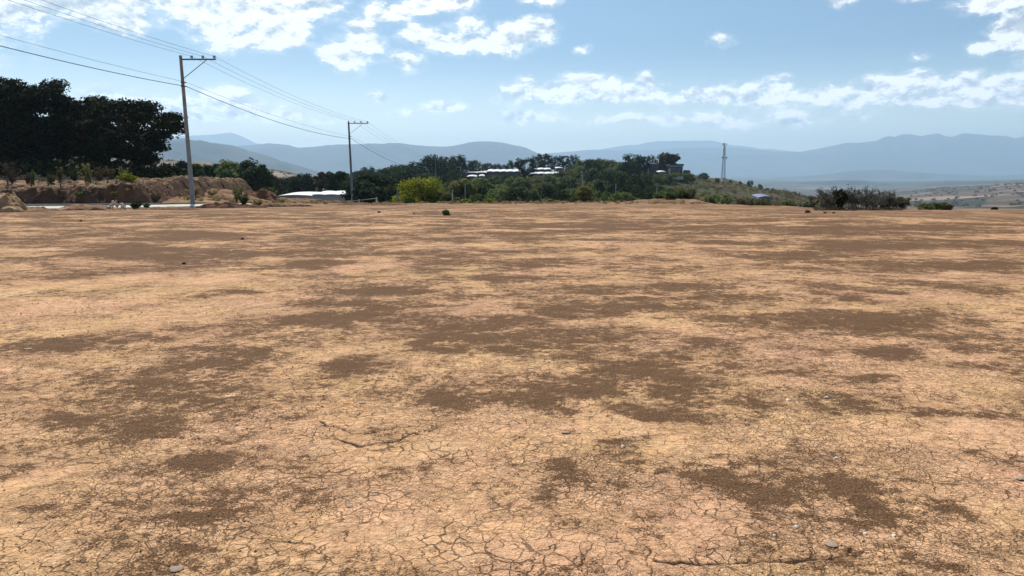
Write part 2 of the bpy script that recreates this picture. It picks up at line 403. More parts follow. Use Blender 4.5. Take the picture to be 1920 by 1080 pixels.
def land_material():
    m, t, b = new_mat('scrub_land', 0.95, 0.1)
    P = t.n.new('ShaderNodeNewGeometry').outputs['Position']
    x, y, z = t.sep(P); P2 = t.comb(x, y, 0.0)
    r = t.vmath('LENGTH', P2)
    n1 = t.noise(P2, 0.02, 7, 0.65); n2 = t.noise(P2, 0.12, 6, 0.7); n3 = t.noise(t.vmath('ADD', P2, (900, 0, 0)), 0.0035, 9, 0.72)
    near = t.ramp(t.math('ADD', t.math('MULTIPLY', n1, 0.5), t.math('MULTIPLY', n2, 0.5)),
                  [(0.30, (0.030, 0.040, 0.014)), (0.45, (0.05, 0.05, 0.022)), (0.56, (0.075, 0.054, 0.030)), (0.7, (0.12, 0.076, 0.046))])
    cells = t.voro(P2, 0.006, 'F1', 1); cx = t.sep(cells)
    far = t.ramp(t.math('ADD', t.math('MULTIPLY', n3, 0.75), t.math('MULTIPLY', cx[0], 0.25)),
                 [(0.36, (0.030, 0.034, 0.018)), (0.45, (0.075, 0.060, 0.038)), (0.54, (0.13, 0.088, 0.060)), (0.66, (0.30, 0.21, 0.15))])
    vfar = t.ramp(t.noise(P2, 0.0006, 8, 0.68), [(0.35, (0.020, 0.040, 0.018)), (0.52, (0.050, 0.052, 0.034)), (0.62, (0.13, 0.11, 0.075)), (0.72, (0.34, 0.29, 0.22))])
    c = t.mix(t.map(r, 380, 800), near, far)
    c = t.mix(t.map(r, 3000, 6000), c, vfar)
    t.l.new(c, b.inputs['Base Color'])
    return m
M = {}
M['ground'] = ground_material()
M['land'] = land_material()
def mountain_mat(name, lo, hi, sc):
    m, t, b = new_mat(name, 0.95, 0.05)
    P = t.n.new('ShaderNodeNewGeometry').outputs['Position']
    n = t.noise(P, sc, 8, 0.65)
    t.l.new(t.ramp(n, [(0.38, lo), (0.66, hi)]), b.inputs['Base Color'])
    return m
M['mtn'] = mountain_mat('mountain_forest', (0.010, 0.020, 0.014), (0.045, 0.045, 0.03), 0.0009)
M['mtn_dry'] = mountain_mat('mountain_dry', (0.014, 0.026, 0.018), (0.085, 0.068, 0.040), 0.0016)
M['grey'] = mottled('concrete', [(0, (0.17, 0.17, 0.17)), (1, (0.30, 0.295, 0.285))], 2.0, 0.85, 0.3, 30, bd=.01)
M['slab'] = mottled('pale_concrete', [(0, (0.36, 0.32, 0.26)), (0.5, (0.50, 0.46, 0.38)), (1, (0.60, 0.55, 0.46))], 0.8, 0.85, 0.3, 20, bd=.01)
M['steel'] = mottled('galvanised_steel', [(0, (0.10, 0.10, 0.11)), (1, (0.20, 0.20, 0.21))], 6.0, 0.5, metallic=0.4)
M['ceramic'] = mottled('brown_ceramic', [(0, (0.05, 0.035, 0.03)), (1, (0.09, 0.06, 0.05))], 6.0, 0.3, spec=0.5)
M['wire'] = mottled('cable_jacket', [(0, (0.02, 0.02, 0.022)), (1, (0.04, 0.04, 0.045))], 1.0, 0.6)
M['alu'] = mottled('bare_wire', [(0, (0.16, 0.17, 0.18)), (1, (0.24, 0.25, 0.26))], 1.0, 0.5)
M['bark'] = mottled('bark', [(0, (0.045, 0.032, 0.022)), (1, (0.12, 0.09, 0.065))], 5.0, 0.95, 0.6, 20)
M['barkpale'] = mottled('pale_bark', [(0, (0.16, 0.13, 0.11)), (1, (0.32, 0.28, 0.24))], 5.0, 0.95, 0.4, 20)
M['earth'] = mottled('dug_earth', [(0, (0.12, 0.062, 0.034)), (0.4, (0.24, 0.13, 0.072)), (0.7, (0.34, 0.20, 0.11)), (1, (0.46, 0.30, 0.18))], 0.7, 0.98, 1.0, 5.0, detail=10, bd=.25)
M['redearth'] = mottled('red_earth', [(0, (0.085, 0.035, 0.020)), (0.5, (0.17, 0.075, 0.042)), (1, (0.28, 0.14, 0.08))], 1.2, 0.98, 1.0, 6.0, detail=10, bd=.2)
M['palerock'] = mottled('pale_clay_block', [(0, (0.15, 0.085, 0.045)), (0.5, (0.34, 0.21, 0.11)), (1, (0.55, 0.39, 0.23))], 1.2, 0.95, 0.8, 6.0, detail=9, bd=.1)
M['whitestone'] = mottled('white_stone', [(0, (0.70, 0.62, 0.50)), (1, (0.88, 0.82, 0.72))], 20.0, 0.8, 0.5, 60, bd=.01)
M['greystone'] = mottled('grey_stone', [(0, (0.30, 0.21, 0.145)), (1, (0.46, 0.34, 0.25))], 12.0, 0.85, 0.5, 60, bd=.01)
M['rubble'] = mottled('brick_rubble', [(0, (0.28, 0.19, 0.15)), (1, (0.60, 0.50, 0.44))], 6.0, 0.9)
M['white'] = mottled('white_sheet', [(0, (0.50, 0.51, 0.52)), (1, (0.72, 0.72, 0.71))], 0.4, 0.6)
M['wall'] = mottled('grey_wall', [(0, (0.09, 0.095, 0.10)), (1, (0.15, 0.15, 0.15))], 0.6, 0.9)
M['darkroof'] = mottled('green_grey_roof', [(0, (0.035, 0.055, 0.055)), (1, (0.06, 0.085, 0.085))], 0.6, 0.6)
M['tin'] = mottled('blue_grey_tin', [(0, (0.16, 0.17, 0.26)), (1, (0.24, 0.25, 0.36))], 0.6, 0.5)
M['glass'] = mottled('dark_pane', [(0, (0.01, 0.012, 0.015)), (1, (0.02, 0.022, 0.028))], 1.0, 0.15, spec=0.5)
M['redpaint'] = mottled('dull_red_paint', [(0, (0.24, 0.06, 0.045)), (1, (0.34, 0.09, 0.07))], 1.0, 0.6)
M['greywhite'] = mottled('grey_white_paint', [(0, (0.42, 0.42, 0.42)), (1, (0.6, 0.6, 0.6))], 1.0, 0.6)
M['cyp'] = leaf_mat('cypress_leaf', (0.006, 0.012, 0.004), (0.038, 0.050, 0.014), 0.10)
M['dark'] = leaf_mat('dark_leaf', (0.015, 0.028, 0.013), (0.058, 0.082, 0.030), 0.18)
M['mid'] = leaf_mat('green_leaf', (0.040, 0.070, 0.026), (0.19, 0.24, 0.085), 0.38)
M['olive'] = leaf_mat('olive_leaf', (0.065, 0.075, 0.026), (0.23, 0.22, 0.08), 0.36)
M['brown'] = leaf_mat('dry_leaf', (0.07, 0.052, 0.026), (0.17, 0.12, 0.065), 0.2)
M['yellow'] = leaf_mat('yellow_green_leaf', (0.085, 0.105, 0.012), (0.36, 0.37, 0.035), 0.36, rand=0.0, scale=.9)
M['twig'] = leaf_mat('twig', (0.085, 0.075, 0.055), (0.25, 0.22, 0.175), 0.0)
M['drygrey'] = leaf_mat('grey_dry_leaf', (0.06, 0.062, 0.045), (0.17, 0.16, 0.125), 0.2)
M['straw'] = leaf_mat('straw', (0.22, 0.17, 0.07), (0.46, 0.37, 0.19), 0.3)

# ------------------------------------------------------------------ the ground: one sheet from the feet to the far valley
DARK = [(310,730,170,70),(200,795,180,28),(110,645,110,25),(640,690,60,26),(1000,640,290,38),(850,610,200,24),(560,598,140,18),(1290,655,110,22),
 (1560,600,260,20),(1700,615,220,22),(1840,640,100,22),(880,745,75,30),(1100,745,290,28),(1250,790,110,18),(1040,782,30,11),(1530,770,40,26),(1650,705,70,15),
 (1700,775,110,20),(1830,785,100,16),(1100,718,250,24),(1330,888,110,20),(1550,878,55,20),(1045,902,48,30),(1140,862,90,18),(1880,852,70,18),(1410,930,50,22),
 (1600,930,35,24),(1560,955,60,9),(1760,935,50,35),(730,880,50,20),(130,938,32,16),(390,955,68,30),(520,918,100,22),(370,870,70,18),(930,1000,45,12),(400,1030,80,20),
 (1730,1062,80,20),(15,885,35,14),(1100,575,160,16),(1180,545,220,13),(950,520,150,9),(700,545,90,9),(420,555,120,9),(640,570,110,9),(1560,548,110,9),(1800,545,120,14),
 (1700,497,150,8),(1480,482,90,7),(1250,455,160,7),(1000,490,110,7),(1750,455,200,8),(500,500,130,6),(250,470,140,7),(1600,430,300,9),(1150,425,250,8),(300,440,200,6),(650,450,150,6),
 (1690,660,80,10),(1210,690,90,10),(60,790,60,12),(250,640,90,10),(480,760,120,18)]
LIGHT = [(1180,470,130,22),(250,585,260,28),(800,662,120,12),(960,830,420,40),(1500,720,60,20),(620,985,300,50),(1100,1030,320,40),(1850,720,90,18),(300,540,220,14),
 (1300,585,260,8),(1700,575,260,8),(640,655,150,14),(1500,820,160,14),(1720,860,60,20),(1640,990,160,20),(250,860,120,20),(120,1020,130,40),(700,780,120,12),(1450,520,160,9),(1000,470,90,9)]
CRACKS = [([(640,828),(675,838),(705,833),(745,827),(775,815),(785,818)],1.9),([(600,790),(608,800),(640,806),(668,815),(700,812)],1.2),([(785,800),(815,795),(822,802),(805,812),(788,812)],.7),
 ([(1240,1052),(1310,1055),(1400,1052),(1480,1052),(1530,1045),(1598,1040)],1.6),([(1545,1028),(1575,1033),(1600,1030)],1.0),([(720,806),(745,800),(765,802)],1.3),
 ([(1052,835),(1075,838),(1085,833)],.9),([(285,816),(310,818),(350,819)],.8),([(130,1000),(145,998),(165,998)],1.0),([(1205,1018),(1222,1045),(1225,1072)],.4),
 ([(1085,1040),(1083,1062),(1100,1072)],.4),([(965,825),(980,820),(985,824)],.7),([(540,812),(590,820),(640,828)],.8),([(1100,850),(1082,870)],.5)]
def seg_dist(PX, PY, a, b):
    ax, ay = a; bx, by = b; dx, dy = bx-ax, by-ay; L = dx*dx+dy*dy+1e-9
    t = np.clip(((PX-ax)*dx+(PY-ay)*dy)/L, 0, 1)
    return np.hypot(PX-ax-t*dx, PY-ay-t*dy)
def build_ground():
    front = np.radians(np.linspace(-43, 43, 1180))
    back = np.radians(np.linspace(43, 317, 150)[1:-1])
    A = np.concatenate([front, back]); nA = len(A)
    rr = [0.25, .6, 1.0, 1.5, 2.0]
    r = 2.3
    while r < 6.5: rr.append(r); r *= 1.0024
    while r < 80: rr.append(r); r *= 1.0055
    while r < 1000: rr.append(r); r *= 1.013
    while r < 27000: rr.append(r); r *= 1.022
    rr = np.array(rr); nR = len(rr)
    RR, AA = np.meshgrid(rr, A, indexing='ij')
    X = (RR*np.sin(AA)).ravel(); Yv = (RR*np.cos(AA)).ravel()
    Z = H(X, Yv)
    # stains and long cracks: fixed on the ground, laid out from where they lie in the photograph
    n = len(X); patch = np.zeros(n); crack = np.zeros(n)
    inn = (RR.ravel() < 100) & (Yv > 1.0)
    xi, yi = X[inn], Yv[inn]
    pch = np.zeros(inn.sum())
    wsc = 0.25+0.05*yi
    xi = xi + fbm(xi/(.9), yi/(.9), 5, 501, .6)*0.55*wsc*1.2 + fbm(xi/3.5, yi/3.5, 3, 503)*0.8*sstep(5, 14, yi); yi = yi + fbm(xi/.9+9, yi/.9, 5, 502, .6)*1.1*wsc + fbm(xi/3.5, yi/3.5, 3, 504)*1.4*sstep(5, 14, yi)
    def gp(px, py):      # ground point under a pixel (gently falling platform)
        p = pt(px, py, 0.0)
        for _ in range(4): p = pt(px, py, min(0.09, -0.01*(p.y-10)))
        return p
    lgt = np.zeros(inn.sum())
    for lst, sg in ((DARK, 1), (LIGHT, -1)):
        for cx, cy, rx, ry in lst:
            c = gp(cx, cy); c2 = gp(cx+rx, cy); u = gp(cx, cy-ry); d = gp(cx, cy+ry)
            sx = c2.x-c.x; sy = (u.y-d.y)/2; my = (u.y+d.y)/2
            q = (xi-c.x)/sx
            v = 1-sstep(0.35, 1.45, np.sqrt(q*q + ((yi-my)/sy)**2))
            if sg > 0: pch = np.maximum(pch, v)
            else: lgt = np.maximum(lgt, v)
    far = sstep(9, 26, yi)
    patch[inn] = pch*(0.60-0.16*far) - lgt*0.35*(1-pch) - 0.08 + 0.34*sstep(6, 20, yi) + 0.10*sstep(22, 40, yi)
    patch[~inn] = 0.3
    near = inn & (RR.ravel() < 9)
    xi, yi = X[near], Yv[near]; ck = np.zeros(near.sum())
    wx = fbm(xi/0.10, yi/0.10, 4, 71, .6)*0.04; wy = fbm(xi/0.10, yi/0.10, 4, 72, .6)*0.045; wv = 0.55+0.9*vnoise(xi/.15, yi/.15, 73)
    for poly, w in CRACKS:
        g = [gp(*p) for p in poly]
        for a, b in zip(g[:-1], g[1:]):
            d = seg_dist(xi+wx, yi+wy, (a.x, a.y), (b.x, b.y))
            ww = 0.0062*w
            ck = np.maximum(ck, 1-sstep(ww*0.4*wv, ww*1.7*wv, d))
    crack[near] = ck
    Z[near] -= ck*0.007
    # the crust lifts toward the big cracks
    V = np.stack([X, Yv, Z], 1)
    V = np.vstack([V, [[0, 0, 0.09]]])
    i, j = np.meshgrid(np.arange(nR-1), np.arange(nA), indexing='ij')
    j2 = (j+1) % nA
    Q = np.stack([i*nA+j, i*nA+j2, (i+1)*nA+j2, (i+1)*nA+j], -1).reshape(-1, 4)[:, ::-1]
    me = npmesh('ground', V, Q, True)
    # platform or open land
    aa = np.clip(np.arctan2(X, Yv), -R(46), R(46)); px = np.clip(960+np.tan(aa)*F/CP, TPX[0], TPX[-1])
    R0 = np.interp(px, TPX, TR0); dep = RR.ravel()*np.cos(aa)
    edge = sstep(R0*0.66, R0*0.86, dep)
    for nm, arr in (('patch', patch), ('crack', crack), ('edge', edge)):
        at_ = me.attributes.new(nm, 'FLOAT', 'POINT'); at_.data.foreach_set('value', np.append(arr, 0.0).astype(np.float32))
    rim = R0 + 4 + 2.0*fbm(X/6, Yv/6, 3, 91)
    rim = np.where(px < 640, R0+22+6*fbm(X/10, Yv/10, 3, 92), rim)
    mi = (dep > rim).astype(np.int32)
    fm = mi[Q[:, 0]]
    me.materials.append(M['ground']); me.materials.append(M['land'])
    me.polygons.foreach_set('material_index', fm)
    o = bpy.data.objects.new('ground', me); COL.objects.link(o); tag(o, kind='structure')
    # small cap under the camera
    return o
build_ground()

# ------------------------------------------------------------------ mountains: real ridges with spurs and depth
def ridge(name, prof, D, front, back, mat, seed, foot_py=345, rough=0.10, nscale=1800., cols=420):
    pxs = np.array([p[0] for p in prof], float); pys = np.array([p[1] for p in prof], float)
    px = np.linspace(pxs[0], pxs[-1], cols)
    py = np.interp(px, pxs, pys)
    k = np.ones(3)/3; py = np.convolve(np.pad(py, 1, mode='edge'), k, 'valid')
    tx = (px-960)*CP/F
    nT = 70
    tt = np.concatenate([np.linspace(-1, 0, 48), np.linspace(0, 1, nT-48+1)[1:]])
    PX, T = np.meshgrid(px, tt, indexing='ij'); TX = np.repeat(tx[:, None], len(tt), 1); PY = np.repeat(py[:, None], len(tt), 1)
    Yd = D + np.where(T < 0, T*front, T*back)
    X = TX*Yd
    ztop = zpy(PY, D); zfoot = zpy(foot_py, D) - 120
    hgt = ztop-zfoot
    prof_t = np.where(T < 0, 1-np.abs(T)**1.15, 1-T**1.3)
    rd = ridged(X/nscale, Yd/nscale, 5, seed)-0.62
    spur = rd*hgt*rough*5.5*np.clip(np.abs(T)*2.6, 0, 1)*np.clip(1.2-np.abs(T), 0, 1)
    skyl = fbm(X/(nscale*0.22), Yd/(nscale*.22)*0, 5, seed+3)*hgt*0.030
    Z = zfoot + hgt*prof_t + np.minimum(spur, hgt*(1-prof_t)*0.85) + skyl
    V = np.stack([X, Yd, Z], -1).reshape(-1, 3); n2 = len(tt)
    i, j = np.meshgrid(np.arange(cols-1), np.arange(n2-1), indexing='ij')
    Q = np.stack([i*n2+j, (i+1)*n2+j, (i+1)*n2+j+1, i*n2+j+1], -1).reshape(-1, 4)
    o = link(name, npmesh(name, V, Q, True), M[mat]); tag(o, kind='structure'); return o
ridge('mountain_range', [(820,345),(900,310),(1010,290),(1060,285),(1100,282),(1160,281),(1200,281),(1230,280),(1250,279),(1300,276),(1340,276),(1380,277),(1420,282),(1460,284),(1500,284),(1540,278),(1580,269),(1600,267),(1640,263),(1652,257),(1662,254.5),(1672,257),(1684,251),(1705,252),(1722,256),(1740,252.5),(1753,249),(1768,254),(1778,256),(1799,248.5),(1820,251),(1850,253),(1880,256),(1897,260),(1910,257),(1920,254),(2050,250),(2300,262),(2600,280)], 18500, 4200, 2500, 'mtn', 3, foot_py=338, rough=.09, nscale=2300, cols=700)
ridge('distant_mountain', [(980,300),(1040,286),(1100,284),(1180,272),(1220,266),(1280,264),(1330,263),(1345,266),(1360,270),(1400,276),(1450,280),(1500,286),(1600,300)], 24000, 1800, 1000, 'mtn', 11, foot_py=330, rough=.05)
ridge('distant_mountain', [(150,270),(250,262),(355,254),(380,252.5),(400,252),(425,250.5),(440,250),(455,254),(470,262),(485,268),(540,277),(600,285)], 23000, 1800, 1000, 'mtn', 13, foot_py=330, rough=.05)
ridge('hill_range', [(-700,262),(-300,250),(0,262),(200,275),(420,276),(480,272),(500,270),(520,269.5),(545,272),(560,276),(580,275),(600,273),(640,271),(650,272),(700,270),(740,269.5),(780,271),(800,273),(820,274),(850,275),(880,268),(900,266.5),(918,265.5),(950,268),(985,276),(1010,287),(1040,295),(1080,305),(1200,335)], 13000, 3600, 2000, 'mtn', 21, foot_py=340, rough=.12, nscale=1500, cols=700)
ridge('green_hill', [(-500,240),(-100,252),(200,262),(300,262),(350,260),(380,266),(440,274),(460,278),(480,285),(520,298),(560,311),(600,323),(640,334),(700,350)], 7000, 2300, 1500, 'mtn_dry', 31, foot_py=345, rough=.14, nscale=800, cols=500)

ridge('foothill', [(1250,345),(1330,341),(1400,336),(1500,331),(1560,325),(1600,320),(1630,318),(1680,320),(1760,326),(1850,330),(1950,326),(2200,318),(2500,330)], 11500, 1800, 1500, 'mtn_dry', 41, foot_py=345, rough=.2, nscale=900, cols=500)
ridge('foothill', [(1330,362),(1400,352),(1450,347),(1500,343),(1540,339),(1575,337),(1620,339),(1700,345),(1780,350),(1850,352),(2000,350),(2300,352)], 6500, 1100, 900, 'mtn_dry', 43, foot_py=352, rough=.25, nscale=600, cols=500)
# ------------------------------------------------------------------ road and kerb
def band(name, left, right, mat, thick=0.0, kind=None):
    """a strip between two polylines with a real thickness"""
    vs = []; n = len(left)
    for a, b in zip(left, right):
        vs += [a, b, (b[0], b[1], b[2]-thick), (a[0], a[1], a[2]-thick)]
    fs = []
    for i in range(n-1):
        for k in range(4):
            fs.append((i*4+k, i*4+(k+1) % 4, (i+1)*4+(k+1) % 4, (i+1)*4+k))
    fs += [(3, 2, 1, 0), tuple((n-1)*4+k for k in range(4))]
    me = bpy.data.meshes.new(name); me.from_pydata([tuple(v) for v in vs], [], fs); me.update()
    o = link(name, me, mat)
    if kind: tag(o, kind=kind)
    return o
def offset(path, d):
    out = []
    for i, p in enumerate(path):
        a = path[max(i-1, 0)]; b = path[min(i+1, len(path)-1)]
        t = (Vector(b)-Vector(a)); t.z = 0; t.normalize(); nrm = Vector((-t.y, t.x, 0))
        out.append(Vector(p)+nrm*d)
    return out
path = [(-95,50),(-70,50.3),(-50,50.8),(-42,51.5),(-36,52.6),(-31,54.3),(-27,57),(-24.4,60.5),(-22.6,66),(-21.0,74),(-20.2,84),(-20,96)]
path = [(x, y-1.2, hz(x, y-1.2)+0.09) for x, y in path]
# smooth the heights along the road
dense = []
for a, b in zip(path[:-1], path[1:]):
    for k in range(6): dense.append(Vector(a).lerp(Vector(b), k/6))
dense.append(Vector(path[-1]))
band('road', offset(dense, 2.6), offset(dense, -2.6), M['slab'], 0.25, 'structure')
up = lambda L, h: [v+Vector((0, 0, h)) for v in L]
band('kerb', up(offset(dense, 2.78), 0.13), up(offset(dense, 2.603), 0.13), M['grey'], 0.5, 'structure')
band('pavement', up(offset(dense, 3.9), 0.10), up(offset(dense, 2.783), 0.10), M['slab'], 0.5, 'structure')

# ------------------------------------------------------------------ earth banks and spoil heaps
def heap(name, cx, cy, rx, ry, h, seed, mat, res=0.1, rough=0.45, label=None, cat=None, group=None, steep=1.0, rz=0.0, kind=None, cut=0.0, zc=None):
    nx = max(12, int(2*rx/res)); ny = max(12, int(2*ry/res))
    U, W = np.meshgrid(np.linspace(-1, 1, nx), np.linspace(-1, 1, ny), indexing='ij')
    c, s = math.cos(rz), math.sin(rz)
    X = cx+U*rx*c-W*ry*s; Y = cy+U*rx*s+W*ry*c
    rn = fbm(X/(rx*.6), Y/(ry*.6), 3, seed)*0.25
    d = np.sqrt(U*U+W*W)+rn*0.8
    dome = np.clip(1-d, 0, 1)
    dome = np.minimum(dome*1.6*steep, 1)**0.75
    dome = dome*(0.72+0.28*fbm(X/(rx*.4), Y/(ry*.4), 3, seed+2))
    bumps = (ridged(X/0.7, Y/0.7, 5, seed+5)-0.6)*rough*np.clip(dome*3, 0, 1)*min(h, 1.2) + fbm(X/0.22, Y/0.22, 3, seed+9)*0.05*np.clip(dome*4, 0, 1)
    zb = H(X.ravel(), Y.ravel(), False).reshape(X.shape)
    Z = zb - 0.12 + (dome*h+0.12*np.clip(dome*6, 0, 1)) + bumps
    edge_ = (np.abs(U) > .97) | (np.abs(W) > .97)
    Z = np.where(edge_, zb-0.3, Z)
    V = np.stack([X, Y, Z], -1).reshape(-1, 3)
    i, j = np.meshgrid(np.arange(nx-1), np.arange(ny-1), indexing='ij')
    Q = np.stack([i*ny+j, (i+1)*ny+j, (i+1)*ny+j+1, i*ny+j+1], -1).reshape(-1, 4)
    o = link(name, npmesh(name, V, Q, False), M[mat])
    tag(o, label, cat, group, kind); return o
def bank():
    """cut bank beyond the road on the left: nearly flat top, ragged clod-strewn face toward the road"""
    xs = np.arange(-72, -27.4, 0.09); ys = np.arange(56.0, 86, 0.10)
    X, Y = np.meshgrid(xs, ys, indexing='ij')
    px = 960+X/Y*F/CP
    lip = 60.6 + 1.6*fbm(X/5, X*0+3.1, 3, 201) + 1.5*fbm(X/1.6, Y/1.6, 4, 203)
    lip = lip - 0.8*np.exp(-((X+42.5)/3.0)**2)
    fw = 0.9 + 0.9*vnoise(X/4.0, X*0, 205)                # width of the face
    wx = fbm(X/0.8, Y/0.8, 4, 207)*0.45
    t = np.clip((Y+wx-lip)/fw+0.3, 0, 1)
    top = 0.70 + 0.055*np.clip(Y-lip, 0, 9) + 0.34*fbm(X/3.0, Y/3.0, 5, 211) + 0.45*np.exp(-((X+31.5)/3.0)**2) + 0.2*np.exp(-((X+36)/3)**2)
    # shallow slumps and gullies in the face
    face = t**0.7
    zb = -0.55 + 0*X
    Z = zb + (top-zb)*face + (ridged(X/2.3, Y/0.9+X/3, 6, 213)-0.62)*0.75*np.clip(4*t*(1.15-t), 0, 1) + fbm(X/0.5, Y/0.5, 5, 217)*0.20
    # dark undercut hollows
    for hx, hw in ((-45.5, 2.6), (-41.0, 1.3), (-33.2, 1.0)):
        Z -= np.exp(-((X-hx)/hw)**2)*np.exp(-((t-0.55)/0.3)**2)*0.75
    endt = sstep(-27.6, -30.5, X)
    Z = Z*endt + (-1.3)*(1-endt)
    Z = np.where(Y > 84, Z-(Y-84)*1.2, Z)
    V = np.stack([X, Y, Z], -1).reshape(-1, 3); nx, ny = X.shape
    i, j = np.meshgrid(np.arange(nx-1), np.arange(ny-1), indexing='ij')
    Q = np.stack([i*ny+j, (i+1)*ny+j, (i+1)*ny+j+1, i*ny+j+1], -1).reshape(-1, 4)
    me = npmesh('earth_bank', V, Q, False)
    m, tt, b = new_mat('bank_soil', 0.98, 0.1)
    P = tt.n.new('ShaderNodeNewGeometry'); pz = tt.sep(P.outputs['Position']); nz = tt.sep(P.outputs['Normal'])
    n = tt.noise(P.outputs['Position'], 0.8, 10, 0.68)
    ec = tt.ramp(n, [(0.3, (0.05, 0.027, 0.018)), (0.45, (0.10, 0.056, 0.036)), (0.6, (0.16, 0.095, 0.060)), (0.74, (0.28, 0.185, 0.12))])
    tc = tt.ramp(tt.noise(P.outputs['Position'], 1.4, 8, 0.7), [(0.35, (0.13, 0.085, 0.045)), (0.55, (0.28, 0.20, 0.115)), (0.7, (0.42, 0.32, 0.19))])
    f = tt.math('MULTIPLY', tt.map(nz[2], 0.86, 0.97), tt.map(pz[2], 0.45, 1.0))
    tt.l.new(tt.mix(f, ec, tc), b.inputs['Base Color'])
    bn = tt.n.new('ShaderNodeBump'); bn.inputs['Strength'].default_value = 1.0; bn.inputs['Distance'].default_value = 0.2
    tt.l.new(tt.noise(P.outputs['Position'], 5.0, 8, 0.7), bn.inputs['Height']); tt.l.new(bn.outputs[0], b.inputs['Normal'])
    o = link('earth_bank', me, m); tag(o, kind='structure'); return X, Y, Z
BX, BY, BZ = bank()
def bank_clods():
    r_ = np.random.RandomState(12); n = 2600
    x = r_.uniform(-70, -28.5, n); y = r_.uniform(57.5, 66, n)
    i = np.clip(((x+72)/0.09).astype(int), 0, BX.shape[0]-1); j = np.clip(((y-56.0)/0.10).astype(int), 0, BX.shape[1]-1)
    z = BZ[i, j]; s = .04+.16*r_.rand(n)**3
    base = np.array([[1,0,0],[0,1,0],[-1,0,0],[0,-1,0],[0,0,.8],[0,0,-.8]], float)
    fc = np.array([[0,1,4],[1,2,4],[2,3,4],[3,0,4],[1,0,5],[2,1,5],[3,2,5],[0,3,5]])
    B = base[None]*(1+.5*(r_.rand(n, 6, 3)-.5)*2)+.25*(r_.rand(n, 6, 3)-.5)
    V = (np.stack([x, y, z], 1)[:, None]+B*s[:, None, None]).reshape(-1, 3); Q = (fc[None]+6*np.arange(n)[:, None, None]).reshape(-1, 3)
    tag(link('loose_soil', npmesh('loose_soil', V, Q), M['earth']), kind='stuff')
bank_clods()
def bankz(x, y):
    i = int(np.clip((x+72)/0.09, 0, BX.shape[0]-1)); j = int(np.clip((y-56.0)/0.10, 0, BX.shape[1]-1)); return float(BZ[i, j])
def G(px, Y): return onground(px, Y)

g = G(-2, 45)
heap('dirt_mound', g.x, g.y, 1.5, 1.3, 1.25, 5, 'palerock', .05, .55, 'tan lumpy dirt heap cut off by the left edge of the photo, beside the road', 'dirt mound', steep=1.4)
g = G(15, 44.2); heap('dirt_mound', g.x, g.y, 0.75, 0.7, .42, 8, 'palerock', .04, .5, 'small rounded clod pile leaning on the front of the tan dirt heap', 'dirt mound', steep=1.5)
g = G(50, 46); heap('dirt_mound', g.x, g.y, 1.9, 1.4, .32, 51, 'earth', .06, .5, 'low crumbled spill of soil between the tan heap and the pale road slab', 'dirt mound')
g = G(160, 48.3); heap('dirt_mound', g.x, g.y, 2.3, 1.0, .42, 11, 'earth', .06, .35, 'low brown soil heap covering the road edge under the white rubble', 'dirt mound')
g = G(310, 50.2); heap('dirt_mound', g.x, g.y, 2.2, .6, .20, 14, 'earth', .06, .35, 'thin ridge of brown soil in front of the road near the first power pole', 'dirt mound')
g = G(430, 53.6); heap('dirt_mound', g.x, g.y, 2.6, .7, .42, 17, 'redearth', .05, .5, 'long dark clod ridge in front of the road under the small green weed', 'dirt mound', rz=.08)
g = G(520, 57); heap('dirt_mound', g.x, g.y, 2.8, .7, .36, 19, 'earth', .06, .4, 'brown soil ridge in front of the road, between the weed and the second pole', 'dirt mound', rz=.2)
g = G(420, 73); heap('dirt_mound', g.x, g.y, 4.6, 3.2, 1.05, 23, 'earth', .1, .22, 'broad low grassy earth hump behind the road right of the first power pole', 'dirt mound')
g = G(486, 76); heap('dirt_mound', g.x, g.y, 2.1, 2.0, 1.55, 27, 'redearth', .08, .35, 'reddish earth hump with a steep right side behind the road', 'dirt mound', steep=1.3)
g = G(560, 84); heap('dirt_mound', g.x, g.y, 4.2, 3.0, 1.0, 29, 'earth', .1, .25, 'flat tan earth hump in front of the long white roof', 'dirt mound')
g = G(616, 84); heap('dirt_mound', g.x, g.y, 2.4, 2.0, .85, 33, 'redearth', .08, .5, 'dark red-brown earth bank just left of the second power pole', 'dirt mound', steep=1.6)
g = G(690, 62); heap('dirt_mound', g.x, g.y, 3.4, 0.8, .16, 35, 'redearth', .06, .6, 'faint line of dark clods on the bare ground right of the second power pole', 'dirt mound')
g = G(1290, 71); heap('dirt_mound', g.x, g.y, 6.0, 3.0, .45, 39, 'earth', .12, .15, 'long shallow brown swell at the far rim behind the tufted grass', 'dirt mound')

# ------------------------------------------------------------------ rocks and stones
def rock_mesh(name, seed, rough=0.28, flat=0.6, sub=2):
    import bmesh
    bm = bmesh.new(); bmesh.ops.create_icosphere(bm, subdivisions=sub, radius=0.5)
    rnd = random.Random(seed); ax = [Vector((rnd.gauss(0, 1), rnd.gauss(0, 1), rnd.gauss(0, 1))).normalized() for _ in range(9)]
    cut = [rnd.uniform(.26, .46) for _ in ax]
    for v in bm.verts:
        for a, c in zip(ax, cut):
            d = v.co.dot(a)
            if d > c: v.co -= a*(d-c)
        v.co *= 1+rnd.uniform(-rough, rough)*0.15
        v.co.z *= flat
    me = bpy.data.meshes.new(name); bm.to_mesh(me); bm.free(); return me
SM = {}
for k in range(4):
    SM[('w', k)] = rock_mesh('white_stone', 30+k); SM[('w', k)].materials.append(M['whitestone'])
    SM[('g', k)] = rock_mesh('grey_stone', 60+k, flat=.22); SM[('g', k)].materials.append(M['greystone'])
    SM[('e', k)] = rock_mesh('clod', 90+k, flat=.7); SM[('e', k)].materials.append(M['redearth'])
    SM[('r', k)] = rock_mesh('rubble', 120+k, flat=.7, sub=1); SM[('r', k)].materials.append(M['rubble'])
